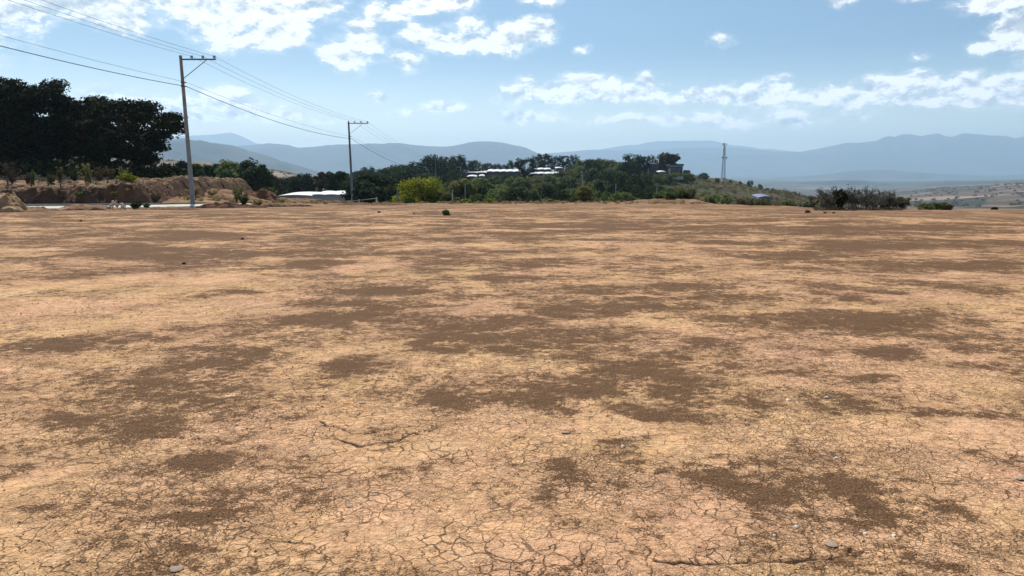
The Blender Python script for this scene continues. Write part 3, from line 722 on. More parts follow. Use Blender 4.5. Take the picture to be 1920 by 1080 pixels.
def gpz(px, py):
    p = pt(px, py, 0.0)
    for _ in range(6): p = pt(px, py, float(H(np.array([p.x]), np.array([p.y]))[0]))
    return p
def stone(name, key, px, py, size, label, cat='stone', group=None, seed=0):
    p = gpz(px, py); o = bpy.data.objects.new(name, SM[(key, seed % 4)]); COL.objects.link(o)
    size *= .55 if key == 'w' else (.8 if key == 'g' else 1); o.location = p + Vector((0, 0, size*0.08)); o.scale = (size, size*.85, size); o.rotation_euler = (0, 0, seed*1.7)
    tag(o, label, cat, group); return o
for i, (px, py, s, l) in enumerate([
    (1549,746,.075,'small white stone on the dark soil patch in the right middle of the field'),
    (1478,751,.075,'whitish pebble at the left end of the dark patch, left of the brightest white stone'),
    (1167,839,.07,'cream pebble lying right of the flat grey stone near the picture centre'),
    (1567,860,.055,'bright white stone on the dark soil streak in the right foreground'),
    (1378,866,.03,'tiny white pebble at the top of the long dark streak right of centre'),
    (1493,988,.048,'elongated white stone in the right foreground, upper of a close pair'),
    (1452,1005,.040,'oval cream stone in the right foreground, lower of a close pair'),
    (1622,1002,.045,'flat crumbled white stone, left one of two near the bottom right'),
    (1675,1005,.045,'pale irregular stone near the bottom right, right of the crumbled white one'),
    (1845,900,.04,'dull whitish pebble near the right edge on the pale crust'),
    (668,1044,.03,'tiny white pebble in a crack at the bottom left of centre'),
    (240,740,.03,'very small pale pebble in the large dark patch at left')]):
    stone('stone', 'w', px, py, s, l, 'stone', 'white stones scattered on the cracked ground', i)
for i, (px, py, s, l) in enumerate([
    (1062,812,.085,'flat grey stone slab lying in the cracked clay near the picture centre'),
    (680,756,.08,'flat grey stone above the long curved crack left of centre'),
    (330,1068,.08,'smooth grey stone set in the crust at the bottom left'),
    (656,949,.05,'thin grey stone flake standing in the crust left of centre'),
    (1915,898,.10,'grey-blue flat stone at the right edge of the picture'),
    (1560,1022,.09,'lilac-grey stone plate beside the long crack at lower right'),
    (52,655,.10,'pale grey stone far left on the light crust')]):
    stone('stone', 'g', px, py, s, l, 'stone', 'grey flat stones on the cracked ground', i)
for i, (px, py, s, l) in enumerate([
    (1513,399,.42,'dark pointed clod at the far rim left of the bare bushes'),
    (1547,400,.24,'small dark clod just left of the bare bushes'),
    (1563,400,.2,'low dark clod at the foot of the bare bushes'),
    (776,402,.22,'small dark clod left of the lone green bush on the field'),
    (710,399,.26,'dark clod on bare ground to the right of the second power pole'),
    (455,449,.13,'small dark clod in the left part of the field'),
    (345,495,.09,'little dark clod on the pale soil at left'),
    (152,415,.2,'dark clod in front of the pale road slab at far left')]):
    stone('clod', 'e', px, py, s, l, 'clod', 'dark earth clods lying on the field', i)
rnd = random.Random(4)
for i in range(46):
    px = rnd.uniform(196, 232); Y = 48.6+rnd.uniform(-.8, .8); x = (px-960)*CP/F*Y
    o = bpy.data.objects.new('rubble_block', SM[('r', i % 4)]); COL.objects.link(o)
    s = rnd.uniform(.14, .34); o.scale = (s, s*rnd.uniform(.6, 1), s*.8); o.rotation_euler = (rnd.random()*3, rnd.random()*3, rnd.random()*6)
    o.location = (x, Y, hz(x, Y)+.12+max(0, .45-abs(px-214)*.022)*rnd.uniform(.3, 1.2))
    tag(o, 'pale pinkish-white rubble block in the small pile on the road edge at left', 'rubble', 'rubble blocks piled at the road edge')
# fine grit and crumbs on the foreground: nobody could count them
def crumbs():
    r_ = np.random.RandomState(7); n = 26000
    rr = 2.4+ (r_.rand(n)**1.5)*12; an = np.radians(r_.uniform(-44, 44, n)); x = rr*np.sin(an); y = rr*np.cos(an)
    k = vnoise(x/0.35, y/0.35, 401)*.6+vnoise(x/1.4, y/1.4, 402)*.6; keep = k > 0.60+0.15*r_.rand(n); x, y = x[keep], y[keep]; n = len(x)
    z = H(x, y); s = (0.0025+0.0075*r_.rand(n)**4)*(0.75+y*0.07)
    base = np.array([[1,0,0],[-.5,.87,0],[-.5,-.87,0],[0,0,.8],[0.2,0.1,-.6]])
    fc = np.array([[0,1,3],[1,2,3],[2,0,3],[1,0,4],[2,1,4],[0,2,4]])
    th = r_.rand(n)*6.28; c, s_ = np.cos(th), np.sin(th)
    B = base[None]*(1+.35*(r_.rand(n, 5, 3)-.5)*2); Bx = B[..., 0]*c[:, None]-B[..., 1]*s_[:, None]; By = B[..., 0]*s_[:, None]+B[..., 1]*c[:, None]
    V = np.stack([x[:, None]+Bx*s[:, None], y[:, None]+By*s[:, None], z[:, None]+(B[..., 2]+.25)*s[:, None]], -1).reshape(-1, 3)
    Q = (fc[None]+5*np.arange(n)[:, None, None]).reshape(-1, 3)
    o = link('gravel', npmesh('gravel', V, Q), mottled('grit', [(0, (0.14, 0.085, 0.05)), (.5, (0.33, 0.20, 0.11)), (1, (0.55, 0.40, 0.27))], 90.0, 0.95, detail=2)); tag(o, kind='stuff')
crumbs()

# ------------------------------------------------------------------ vegetation builders
class Leaves:
    def __init__(s, seed): s.r = np.random.RandomState(seed); s.V = []; s.n = 0
    def clump(s, c, rad, n, size, flat=1.0, shell=0.5, droop=0.0, elong=1.6):
        r = s.r; d = r.normal(size=(n, 3)); d /= np.linalg.norm(d, axis=1)[:, None]+1e-9
        q = (shell+(1-shell)*r.rand(n))[:, None]; p = np.array(c)+d*q*np.array(rad)
        nrm = d + r.normal(size=(n, 3))*0.7; nrm[:, 2] = nrm[:, 2]*flat+0.3; nrm /= np.linalg.norm(nrm, axis=1)[:, None]+1e-9
        a = np.cross(nrm, r.normal(size=(n, 3))); a /= np.linalg.norm(a, axis=1)[:, None]+1e-9; b = np.cross(nrm, a)
        a[:, 2] -= droop
        sz = size*(0.6+0.8*r.rand(n))[:, None]; w = sz/elong
        q4 = np.stack([p-a*sz*.5, p+b*w*.5+a*sz*.05, p+a*sz*.6+nrm*sz*.12, p-b*w*.5+a*sz*.05], 1)
        s.V.append(q4.reshape(-1, 3)); s.n += n
    def mesh(s, name):
        V = np.concatenate(s.V); Q = np.arange(len(V)).reshape(-1, 4); return npmesh(name, V, Q)
def limbs(mb, base, tips, r0, rnd, sag=0.1):
    for t in tips:
        t = Vector(t); b = Vector(base(t)); m1 = b.lerp(t, .35)+Vector((rnd.uniform(-1, 1), rnd.uniform(-1, 1), rnd.uniform(-.5, .3)))*(t-b).length*sag; m2 = b.lerp(t, .7)+Vector((rnd.uniform(-1, 1), rnd.uniform(-1, 1), rnd.uniform(0, .6)))*(t-b).length*sag
        mb.tube([b, m1, m2, t], [r0, r0*.7, r0*.45, r0*.15], 5, False)
def tree(kind, seed, h, w, label, cat, loc, leafmat='dark', group=None, nclump=40, nleaf=90, leaf=.3, crown_lo=.25, style='round', name=None, bark='bark', rz=0, trunk_r=None, lean=0):
    rnd = random.Random(seed); L = Leaves(seed); tr = trunk_r or h*.028
    tips = []; top = h
    for i in range(nclump):
        u = (i+.5)/nclump; th = rnd.uniform(0, 2*math.pi); q = math.sqrt(rnd.random())
        if style == 'round':
            z = crown_lo+(1-crown_lo)*u*0.93; f = math.sin(math.pi*min(1, max(0.08, (z-crown_lo)/(1-crown_lo)*.86+.10)))**.6; cr = (.17, .17, .12)
        elif style == 'spread':          # flat-topped, tiered old cypress: wide above, open below
            z = crown_lo+(1-crown_lo)*(u**.75)*0.95; zz = (z-crown_lo)/(1-crown_lo); f = (.42+.85*zz) if zz < .55 else math.sqrt(max(.02, 1-((zz-.55)/.52)**2))*.98; cr = (.13, .13, .055)
        elif style == 'conifer':
            z = .08+.88*u; f = (1-u)**.75*1.0+.05; cr = (.17, .17, .075)
        elif style == 'umbrella':
            z = .55+.38*rnd.random(); f = 1.0-(z-.55)*1.2; cr = (.17, .17, .07)
        elif style == 'mound':           # leafy to the ground
            z = .08+.80*u; f = math.sqrt(max(.03, 1-(z*.95)**2)); cr = (.19, .19, .17)
        elif style == 'column':
            z = .10+.85*u; f = .85*math.sin(math.pi*min(1, .15+u*.80))**.5; cr = (.24, .24, .08)
        rr = w/2*f*(.35+.65*q); k = rnd.uniform(.7, 1.35)
        c = (rr*math.cos(th)+lean*h*z, rr*math.sin(th), z*h)
        R3 = (cr[0]*w*k, cr[1]*w*k, cr[2]*h*k*(1.2 if style == 'round' else 1))
        L.clump(c, R3, int(nleaf*k), leaf, flat=1.0, shell=.35, droop=.15)
        tips.append(c)
    t = thing(name or kind, label, cat, loc, rz, group)
    link('crown', L.mesh('crown'), M[leafmat], t)
    mb = MB(); hh = h*(.55 if style in ('round', 'spread', 'umbrella', 'mound') else .9)
    bend = [(0, 0, -.3), (rnd.uniform(-.02, .02)*h, rnd.uniform(-.02, .02)*h, hh*.4), (rnd.uniform(-.04, .04)*h+lean*hh*.6, rnd.uniform(-.04, .04)*h, hh*.75), (lean*hh+rnd.uniform(-.04, .04)*h, 0, hh)]
    mb.tube(bend, [tr*1.35, tr, tr*.75, tr*.3], 8)
    def base(tp):
        zt = min(tp.z*.72, hh*.98); s = zt/hh; return (bend[3][0]*s, bend[3][1]*s, zt)
    limbs(mb, base, [tips[i] for i in range(0, nclump, 2 if nclump > 50 else 1)][:60], tr*.42, rnd)
    mb.build('trunk', M[bark], t)
    return t
def place(o, px, Y, dz=-.1, rz=None, s=None):
    g = G(px, Y); o.location = (g.x, g.y, g.z+dz)
    if rz is not None: o.rotation_euler.z = rz
    if s is not None: o.scale = (s, s, s)
    return o
def hpx(py_top, Y, z0): return zpy(py_top, Y)-z0
def wpx(dpx, Y): return dpx*CP/F*Y

# -- the big dark cypresses behind the bank
def cy(seed, px, py, wp, Y, label, **k):
    x = (px-960)*CP/F*Y; z = 1.3; h = (zpy(py, Y)-z)/.99
    return tree('cypress_tree', seed, h, wpx(wp, Y), label, 'tree', (x, Y, z), 'cyp', 'old cypress trees behind the bank', style='spread', bark='bark', **k)
cy(1, -45, 176, 150, 92, 'dark cypress at the far left, half cut off by the picture edge', nclump=110, nleaf=165, leaf=.33, crown_lo=.12, trunk_r=.42)
cy(2, 72, 152, 165, 88, 'tallest and widest dark cypress on the left, behind the bank', nclump=170, nleaf=170, leaf=.33, crown_lo=.10, trunk_r=.5)
cy(3, 168, 180, 105, 90, 'dark cypress with a small pointed top between the tallest and the spreading one', nclump=105, nleaf=155, leaf=.33, crown_lo=.12, trunk_r=.34)
cy(4, 252, 190, 172, 86, 'spreading dark cypress nearest the first power pole, with bare lower limbs', nclump=95, nleaf=165, leaf=.33, crown_lo=.22, trunk_r=.34, lean=.03)
cy(5, 20, 215, 120, 98, 'shorter dark cypress hidden behind the two leftmost ones', nclump=80, nleaf=150, leaf=.36, crown_lo=.08, trunk_r=.34)
cy(6, 120, 222, 130, 100, 'shorter dark cypress filling the gap behind the tallest one', nclump=80, nleaf=150, leaf=.36, crown_lo=.08, trunk_r=.34)
cy(7, 205, 232, 110, 99, 'shorter dark cypress behind the spreading one by the pole', nclump=60, nleaf=150, leaf=.36, crown_lo=.08, trunk_r=.3)
# -- saplings and weeds on the bank
def weed(name, seed, h, w, label, cat, loc, mat='mid', group=None, nst=9, nl=26, leaf=.12, spread=.5):
    rnd = random.Random(seed); L = Leaves(seed); mb = MB()
    for i in range(nst):
        th = rnd.uniform(0, 6.28); q = rnd.uniform(.2, 1)
        tip = Vector((math.cos(th)*w/2*q, math.sin(th)*w/2*q, h*rnd.uniform(.6, 1)*(1-.3*q*spread)))
        mid = tip*.5+Vector((0, 0, h*.12)); mb.tube([(0, 0, -.05), mid, tip], [h*.014+.004, h*.009+.003, .003], 4, False)
        for s in (.12, .35, .55, .75, 1):
            p = tip*s+Vector((0, 0, h*.1*(1-s))); L.clump(p, (w*.13, w*.13, h*.11), int(nl/5)+1, leaf, shell=.1)
    t = thing(name, label, cat, loc, rnd.uniform(0, 6), group)
    link('foliage', L.mesh('foliage'), M[mat], t); mb.build('stem', M['bark'], t); return t
def bz(px, Y):
    x = (px-960)*CP/F*Y; return (x, Y, max(bankz(x, Y), hz(x, Y))-.03)
for i, (px, Y, h, w, mat, l) in enumerate([
    (22,66,1.95,1.9,'brown','brownish sapling on the bank top at the far left'),
    (52,67,1.1,1.0,'brown','short brown sapling right of the far-left one'),
    (61,66,1.5,.6,'mid','thin green sapling with light leaves near the far-left one'),
    (95,68,1.0,.9,'olive','faded low shrub on the bank top at left'),
    (113,70,1.5,.8,'olive','sparse yellowish sapling left of the bank centre'),
    (165,69,2.0,1.8,'olive','bushy olive sapling in the middle of the bank top'),
    (185,70,1.6,1.3,'brown','dry sapling right of the bushy olive one on the bank'),
    (210,71,1.7,1.3,'brown','dry shrub before the trunk of the spreading cypress'),
    (232,72,1.3,1.2,'olive','low shrub at the right part of the bank top'),
    (140,71,1.2,1.6,'dark','dark low shrub against the tree trunks on the bank')]):
    weed('sapling', 100+i, h, w, l, 'sapling', bz(px, Y), mat, 'saplings along the bank top', 11, 36, .16)
weed('shrub', 130, .95, 1.5, 'bright yellow-green shrub on the face of the bank', 'shrub', bz(240, 60.6), 'yellow', None, 16, 70, .2)
weed('shrub', 131, .6, 1.2, 'dull green shrub low on the face of the bank below the bright one', 'shrub', bz(215, 59.7), 'olive', None, 12, 40, .14)
weed('shrub', 132, .55, 1.1, 'small dark green shrub halfway up the bank face', 'shrub', bz(148, 60.4), 'mid', None, 12, 40, .14)
weed('shrub', 133, .8, 1.3, 'dark reddish shrub at the right end of the bank', 'shrub', bz(290, 60.6), 'brown', None, 12, 40, .14)
weed('shrub', 134, 1.2, 1.6, 'light green shrub at the right shoulder of the bank by the pole', 'shrub', (G(316, 73).x, 73, .6), 'mid', None, 12, 60, .16)
for i, (px, dy) in enumerate([(13,0),(90,.5),(112,.3),(160,0),(169,.4),(202,.2),(218,.1),(58,.3)]):
    x, y, z = bz(px, 63+dy); mb = MB(); h = (.55, 1.1, .5, .6, .5, .45, .5, .7)[i]
    mb.tube([(0, 0, -.1), (.03*((-1)**i), 0, h*.5), (0, .02, h)], [.06, .05, .045], 6)
    tag(mb.build('stake', M['bark'], loc=(x, y, z)), 'short dark wooden stake standing on the bank top', 'stake', 'stakes along the lip of the bank')
for i, (px, Y, h, w, mat, l) in enumerate([
    (250,50.5,.55,.9,'dark','dark green weed growing over the kerb left of the first power pole'),
    (271,50.8,.4,.5,'mid','small weed on the road edge just right of the kerb weed'),
    (455,54.2,1.1,.75,'mid','upright green weed growing in front of the road between the two poles'),
    (441,66,1.9,1.9,'olive','light green bush behind the road between the two poles'),
    (480,55.5,.6,1.0,'straw','straw-coloured weed tuft at the road edge right of the upright weed'),
    (500,79,1.8,2.6,'olive','grey-green brush behind the reddish hump'),
    (365,66,.8,1.6,'straw','dry grass tuft behind the foot of the first power pole'),
    (395,67,.6,1.8,'straw','low dry tuft on the hump right of the first power pole'),
    (524,70,.7,2.0,'straw','low dry tuft before the white roof')]):
    g = G(px, Y); g.z = float(H(np.array([g.x]), np.array([g.y]))[0])
    if px in (441,): g.z += .1
    if px in (365, 395): g.z += .35
    weed('weed', 150+i, h, w, l, 'weed', g, mat, None, 16 if px == 836 else 12, 60, .13)
g = gpz(836, 404); tree('small_bush', 149, .30, .38, 'lone small dark green bush on the bare field near centre left', 'bush', g, 'mid', None, 26, 50, .075, .03, 'mound')
# -- row of bushy trees left of centre (x 320-500)
row = [(316,310,40,124,'conifer'),(337,306,44,128,'round'),(368,309,50,126,'conifer'),(392,312,40,132,'conifer'),(410,308,52,130,'conifer'),(432,305,54,124,'round'),(457,303,60,126,'round'),(484,312,46,122,'round')]
names = ['first from the left','second from the left','third from the left','fourth from the left','fifth from the left','sixth from the left','seventh and tallest','last at the right end']
for i, (px, py, wp, Y, st) in enumerate(row):
    g = G(px, Y); h = zpy(py, Y)-g.z+.3
    tree('hedge_tree', 300+i, h, wpx(wp, Y)*1.05, 'dark bushy tree, %s of the row behind the first power pole' % names[i], 'tree', (g.x, Y, g.z-.3), ('dark', 'dark', 'mid')[i % 3], 'row of bushy trees behind the first pole', 60, 130, .42, .04, st)
for i, (px, py, wp, Y, mat, st, l, nm) in enumerate([
    (512,332,26,190,'brown','round','greyish bare-looking tree at the right end of the dark row','grey_tree'),
    (535,334,44,205,'dark','round','hazy round tree left of the dark tree before the brown hillside','round_tree'),
    (566,327,50,190,'dark','round','dark broad tree standing alone before the brown hillside','broad_tree'),
    (608,322,40,165,'brown','spread','thin brownish tree behind the right half of the white roof','thin_tree'),
    (636,322,46,158,'dark','spread','grey-brown pine with gaps behind the white roof, left of the second pole','pine_tree'),
    (676,340,54,116,'dark','round','low dark tree directly right of the white roof at the second pole','dark_tree'),
    (700,326,70,125,'dark','spread','tall dark pine right of the second power pole','pine_tree'),
    (730,334,60,122,'dark','round','dark tree between the tall pine and the yellow-green tree','dark_tree'),
    (690,352,60,106,'dark','mound','dark low bush mass at the foot of the tall pine','dark_bush'),
    (748,352,46,112,'dark','mound','dark bush behind the left side of the yellow-green tree','dark_bush'),
    (862,338,50,120,'olive','round','olive tree to the right of the yellow-green one','olive_tree'),
    (895,337,58,130,'mid','round','green tree with an open crown right of the olive one','green_tree')]):
    g = G(px, Y); h = zpy(py, Y)-g.z+.3
    tree(nm, 330+i, h, wpx(wp, Y), l, 'tree' if 'bush' not in nm else 'bush', (g.x, Y, g.z-.3), mat, None, 62, 130, .42, .06 if st != 'spread' else .2, st)
g = G(790, 88)
yt = tree('yellow_green_tree', 360, zpy(333, 88)-g.z+.2, wpx(96, 88), 'bright yellow-green spreading tree at the far rim of the field', 'tree', (g.x, 88, g.z-.2), 'yellow', None, 60, 110, .28, .06, 'mound', bark='bark')
g = G(833, 86); tree('yellow_green_shrub', 361, 1.9, 2.2, 'lower yellow-green shrub joined to the right side of the bright tree', 'shrub', (g.x, 86, g.z-.1), 'olive', None, 40, 90, .22, .03, 'mound')
g = G(1095, 74); tree('small_tree', 362, zpy(348, 74)-g.z, wpx(34, 74), 'small brownish-green tree on the far rim near the picture centre', 'tree', (g.x, 74, g.z-.05), 'olive', None, 34, 80, .17, .12, 'column')
# -- shrubs along the far rim
rim = [(855,384,26,'olive'),(876,380,20,'yellow'),(905,383,24,'olive'),(918,378,22,'yellow'),(945,384,34,'olive'),(975,385,30,'brown'),(1010,384,36,'brown'),(1040,381,40,'brown'),(1066,380,26,'olive'),(1078,372,18,'mid'),
       (1120,376,34,'olive'),(1150,379,40,'olive'),(1180,377,30,'brown'),(1245,372,26,'mid'),(1300,370,46,'olive'),(1335,368,40,'mid'),(1362,370,44,'mid'),(1395,377,40,'brown'),(1440,378,44,'olive'),(1480,382,44,'mid'),(1515,385,36,'mid'),(765,384,30,'dark'),(1420,380,30,'brown')]
for i, (px, py, wp, mat) in enumerate(rim):
    Y = 76+(i % 3)*1.5 if px < 1340 else (72 if px < 1430 else 64)
    g = G(px, Y); h = max(.7, zpy(py-7, Y)-g.z)
    where = 'right of the small brownish tree' if px > 1100 else 'left of the small brownish tree'
    weed('rim_shrub', 400+i, h, wpx(wp, Y), '%s shrub on the far rim, %s' % ({'olive': 'olive', 'yellow': 'yellow-green', 'brown': 'dry brown', 'mid': 'green', 'dark': 'dark green'}[mat], where), 'shrub', (g.x, Y, g.z-.05), mat, '%s rim shrubs %s' % (mat, where), 16, 60, .20, .3)
def grass_clump(px, Y, h, w, label, seed, mat='straw', n=260):
    r_ = np.random.RandomState(seed); th = r_.rand(n)*6.28; q = r_.rand(n)
    bx = np.cos(th)*w*.25*q; by = np.sin(th)*w*.25*q; tx = bx+np.cos(th)*w*.35*r_.rand(n); ty = by+np.sin(th)*w*.35*r_.rand(n); tz = h*(.5+.5*r_.rand(n))
    wd = .03; px_, py_ = -np.sin(th)*wd, np.cos(th)*wd
    V = np.stack([np.stack([bx-px_, by-py_, 0*bx-.05], 1), np.stack([bx+px_, by+py_, 0*bx-.05], 1), np.stack([(bx+tx)/2+px_, (by+ty)/2+py_, tz*.75], 1), np.stack([tx, ty, tz], 1)], 1).reshape(-1, 3)
    g = G(px, Y); o = link('grass_tussock', npmesh('tussock', V, np.arange(len(V)).reshape(-1, 4)), M[mat], None, (g.x, g.y, g.z)); tag(o, label, 'grass tussock'); return o
grass_clump(1285, 72, 1.5, 2.2, 'tall pale grass tussock on the far rim below the building', 1, 'olive', 400)
grass_clump(1258, 71, 1.2, 1.6, 'green grass tussock left of the tall pale one', 2, 'mid', 300)
grass_clump(1240, 72, 1.1, 1.6, 'dark green tussock at the left end of the rim tussocks', 3, 'mid', 300)
grass_clump(1310, 72, 1.0, 1.6, 'short yellowish tussock right of the tall pale one', 4, 'straw', 260)
# -- bare thorny bushes on the right
def twig_bush(seed, h, w, label, loc, leaves=0, mat='twig', nst=12, name='bare_bush', lm='brown', group='bare bushes on the right rim'):
    rnd = random.Random(seed); mb = MB(); L = Leaves(seed)
    def grow(p, d, ln, r, lev):
        m = p+d*ln*.5+Vector((rnd.uniform(-1, 1), rnd.uniform(-1, 1), rnd.uniform(-.3, .6)))*ln*.08; e = p+d*ln
        mb.tube([p, m, e], [r, r*.8, r*.6], 4 if lev < 2 else 3, False)
        if leaves and lev >= 2: L.clump(e, (.12, .12, .1), leaves, .08, shell=.0)
        if lev >= 4: return
        for _ in range(3 if lev < 3 else 2):
            nd = (d+Vector((rnd.uniform(-1, 1), rnd.uniform(-1, 1), rnd.uniform(-.35, .7)))*.62).normalized()
            grow(p.lerp(e, rnd.uniform(.55, 1)), nd, ln*rnd.uniform(.55, .8), max(.006, r*.62), lev+1)
    for i in range(nst):
        th = rnd.uniform(0, 6.28); q = rnd.random(); p = Vector((math.cos(th)*w*.42*q, math.sin(th)*w*.42*q, -.05))
        d = Vector((math.cos(th)*.55*q*w/h, math.sin(th)*.55*q*w/h, 1)).normalized(); grow(p, d, h*rnd.uniform(.12, .42), .020, 0)
    t = thing(name, label, 'bush', loc, 0, group)
    mb.build('branches', M[mat], t)
    if leaves: link('foliage', L.mesh('foliage'), M[lm], t)
    return t
for i, (px, Y, h, w, lv, lm, l) in enumerate([
    (1546,50,1.5,2.1,3,'drygrey','twiggy brown bush at the left end of the bare bushes'),
    (1562,49,1.7,1.7,2,'drygrey','bare bush left of the dark leafy one'),
    (1600,50,1.8,2.0,2,'drygrey','tall bare bush right behind the dark leafy one'),
    (1626,49,1.75,1.8,1,'drygrey','pale-stemmed bare bush with forked twigs reaching highest'),
    (1650,50,1.35,2.0,3,'drygrey','purplish bare bush right of the pale-stemmed one'),
    (1672,50,1.2,1.9,3,'drygrey','dense twiggy bush second from the right of the bare bushes'),
    (1692,51,.95,1.3,4,'olive','low twiggy bush at the right end of the bare bushes')]):
    g = G(px, Y); twig_bush(500+i, h, w, l, (g.x, Y, g.z), max(1, lv-1), 'twig', 17, lm=lm)
g = G(1578, 48.5); weed('dark_bush', 520, 1.35, .95, 'near-black leafy bush among the bare bushes on the right rim', 'bush', g, 'cyp', None, 22, 90, .14)
for i, (px, Y, h, w, mat, l) in enumerate([(1738,49.5,.45,1.0,'mid','small green shrub left part of the low clump on the right rim'),(1762,49.5,.5,1.3,'olive','small olive shrub in the middle of the low clump on the right rim'),(1780,49.5,.38,.7,'brown','brown shrub at the right part of the low clump on the right rim'),(1870,49.5,.17,.34,'dark','tiny dark shrub on the rim near the right edge of the picture')]):
    g = G(px, Y); tree('low_shrub', 530+i, h, w, l, 'shrub', g, mat, None, 30, 50, .08, .02, 'mound')

# ------------------------------------------------------------------ wood on the mid-distance hill
ARCH = []
def arch(nm, seed, h, w, mat, st, lab, lo=.08, ncl=46, nl=46, leaf=.62):
    t = tree(nm, seed, h, w, lab, 'tree', (0, 0, 0), mat, None, ncl, nl, leaf, lo, st); ARCH.append((t, h, w, lab, nm)); return t
arch('dark_oak', 601, 9, 8.5, 'dark', 'round', 'dark round tree in the wood covering the mid-distance hill')
arch('dark_oak', 602, 8, 9, 'dark', 'round', 'dark round tree in the wood covering the mid-distance hill')
arch('green_tree', 603, 7, 7.5, 'mid', 'mound', 'leafy green tree in the wood covering the mid-distance hill')
arch('green_tree', 604, 6.5, 8, 'mid', 'round', 'leafy green tree in the wood covering the mid-distance hill')
arch('olive_tree', 605, 6, 7, 'olive', 'mound', 'olive-coloured tree in the wood covering the mid-distance hill')
arch('dry_tree', 606, 5.5, 6, 'brown', 'round', 'dry brownish tree in the wood covering the mid-distance hill')
arch('umbrella_pine', 607, 11, 9, 'dark', 'spread', 'dark pine with a spreading crown on the crest of the mid-distance hill', .35, 50, 50, .55)
arch('umbrella_pine', 608, 9, 7, 'dark', 'round', 'dark pine with a spreading crown on the crest of the mid-distance hill', .32, 36, 34, .5)
used = set()
def put(k, px, Y, top=None, s=None, rz=0, label=None, group=None, wid=1.0):
    src, h, w, lab, nm = ARCH[k]; g = G(px, Y)
    if k in used: o = copy_tree(src)
    else: o = src; used.add(k)
    sc = s if s else (zpy(top, Y)-g.z)/(h*.97)
    o.location = (g.x, g.y, g.z-.2); o.scale = (sc*wid, sc*wid, sc); o.rotation_euler.z = rz
    o['label'] = label or lab; o['group'] = group or (lab.split(' in ')[0].split(' on ')[0]+'s on the mid-distance hill')
    if label: del o['group']
    return o
rnd = random.Random(77)
crest = [ # px, py top, Y, archetype, width factor, label
 (690,313,330,0,1,'round dark treetop just right of the second power pole on the skyline'),
 (715,317,330,1,1.1,None),(740,314,330,0,1.1,None),(762,309,335,1,1,None),(780,304,335,0,.9,None),
 (806,292,340,0,1.15,'tallest round dark treetop on the left crest of the hill'),
 (832,295,345,1,1.0,'second tall round treetop on the left crest of the hill'),
 (857,292,350,0,.95,'third tall round treetop, last of the high group on the left crest'),
 (877,301,355,0,.8,None),(893,301,360,1,.8,None),(915,306,380,1,.9,None),(932,307,380,0,.8,None),(945,309,380,1,.7,None),
 (958,301,370,0,.55,'small narrow dark tree standing alone above the white roofs'),
 (985,298,300,6,.85,'tall dark tree in front of the white roofs, splitting them'),
 (1005,293,380,7,1.0,None),(1020,289,385,6,.9,'highest airy treetop in the middle of the crest'),(1040,293,385,7,1.0,None),(1057,292,385,6,.8,None),(1074,291,380,7,.9,'airy dark treetop at the right end of the open middle group'),
 (1092,299,372,2,1,None),(1108,299,370,3,1,None),(1125,298,368,4,1,None),(1142,300,366,3,1,None),(1156,303,364,4,1,None),
 (1186,290,360,0,1.25,'large dark rounded tree on the crest left of the building'),(1202,294,362,1,.8,None),(1221,292,365,7,.9,'dark umbrella-shaped tree above the small white roof'),
 (1246,289,372,5,.75,'grey dry tree rising left of the tree beside the building'),(1259,289,366,6,.9,'dark tree with bare lower limbs standing right before the building'),
 (1318,324,372,1,1.3,'dark low round tree right of the building, alone on the slope'),
 (1345,333,400,4,.7,None),(1370,336,400,2,.8,None),(1388,339,395,3,.7,None),(1407,338,385,0,.8,'dark rounded bush-like tree on the ridge right of the lattice tower'),(1425,345,375,3,.7,None),(1450,352,350,4,.7,None),(1475,358,330,4,.7,None),(1500,365,310,3,.7,None),(1518,367,300,2,.8,None)]
for px, py, Y, k, wf, lb in crest: put(k, px, Y, py, None, rnd.uniform(0, 6), lb, None, wf)
for px, py, Y, k in ((1236,325,322,2),(1258,325,318,3),(1268,323,330,4),(1280,324,328,2),(1292,325,335,4),(1226,322,330,0),(1244,314,345,0),(1030,327,300,3),(1046,323,303,0),(1060,319,306,4),(1003,330,290,2),(1000,331,280,4)): put(k, px, Y, py, None, px*.7, None, None, 1.2)
# fill the slope
cnt = 0; pts_ = []
while cnt < 205:
    px = rnd.uniform(655, 1345); Y = rnd.uniform(104, 350)
    if px > 1225 and Y > 190 - (px-1225)*0.3: continue                # the open brown shoulder on the right
    if 868 < px < 1060 and Y > 262: continue                         # clearing with the white roofs
    if 640 < px < 720 and Y < 115: continue
    x = (px-960)*CP/F*Y
    if any((x-a)**2+(Y-b)**2 < (4.2+.006*Y)**2 for a, b in pts_): continue
    pts_.append((x, Y)); cnt += 1
    if px < 800: k = rnd.choice([0, 1, 0, 1, 3])
    elif px < 900: k = rnd.choice([0, 2, 3, 4, 3])
    elif px < 1120: k = rnd.choice([2, 3, 4, 5, 2, 3, 4, 0])
    else: k = rnd.choice([0, 1, 2, 3, 4, 0])
    s = rnd.uniform(.55, .95)*(0.5 if Y < 150 else .8 if Y < 200 else 1)
    if 858 < px < 1062: s = min(s, max(.3, (zpy(326.5+rnd.uniform(0, 5), Y)-hz(x, Y))/ARCH[k][1]))
    put(k, px, Y, None, s, rnd.uniform(0, 6))
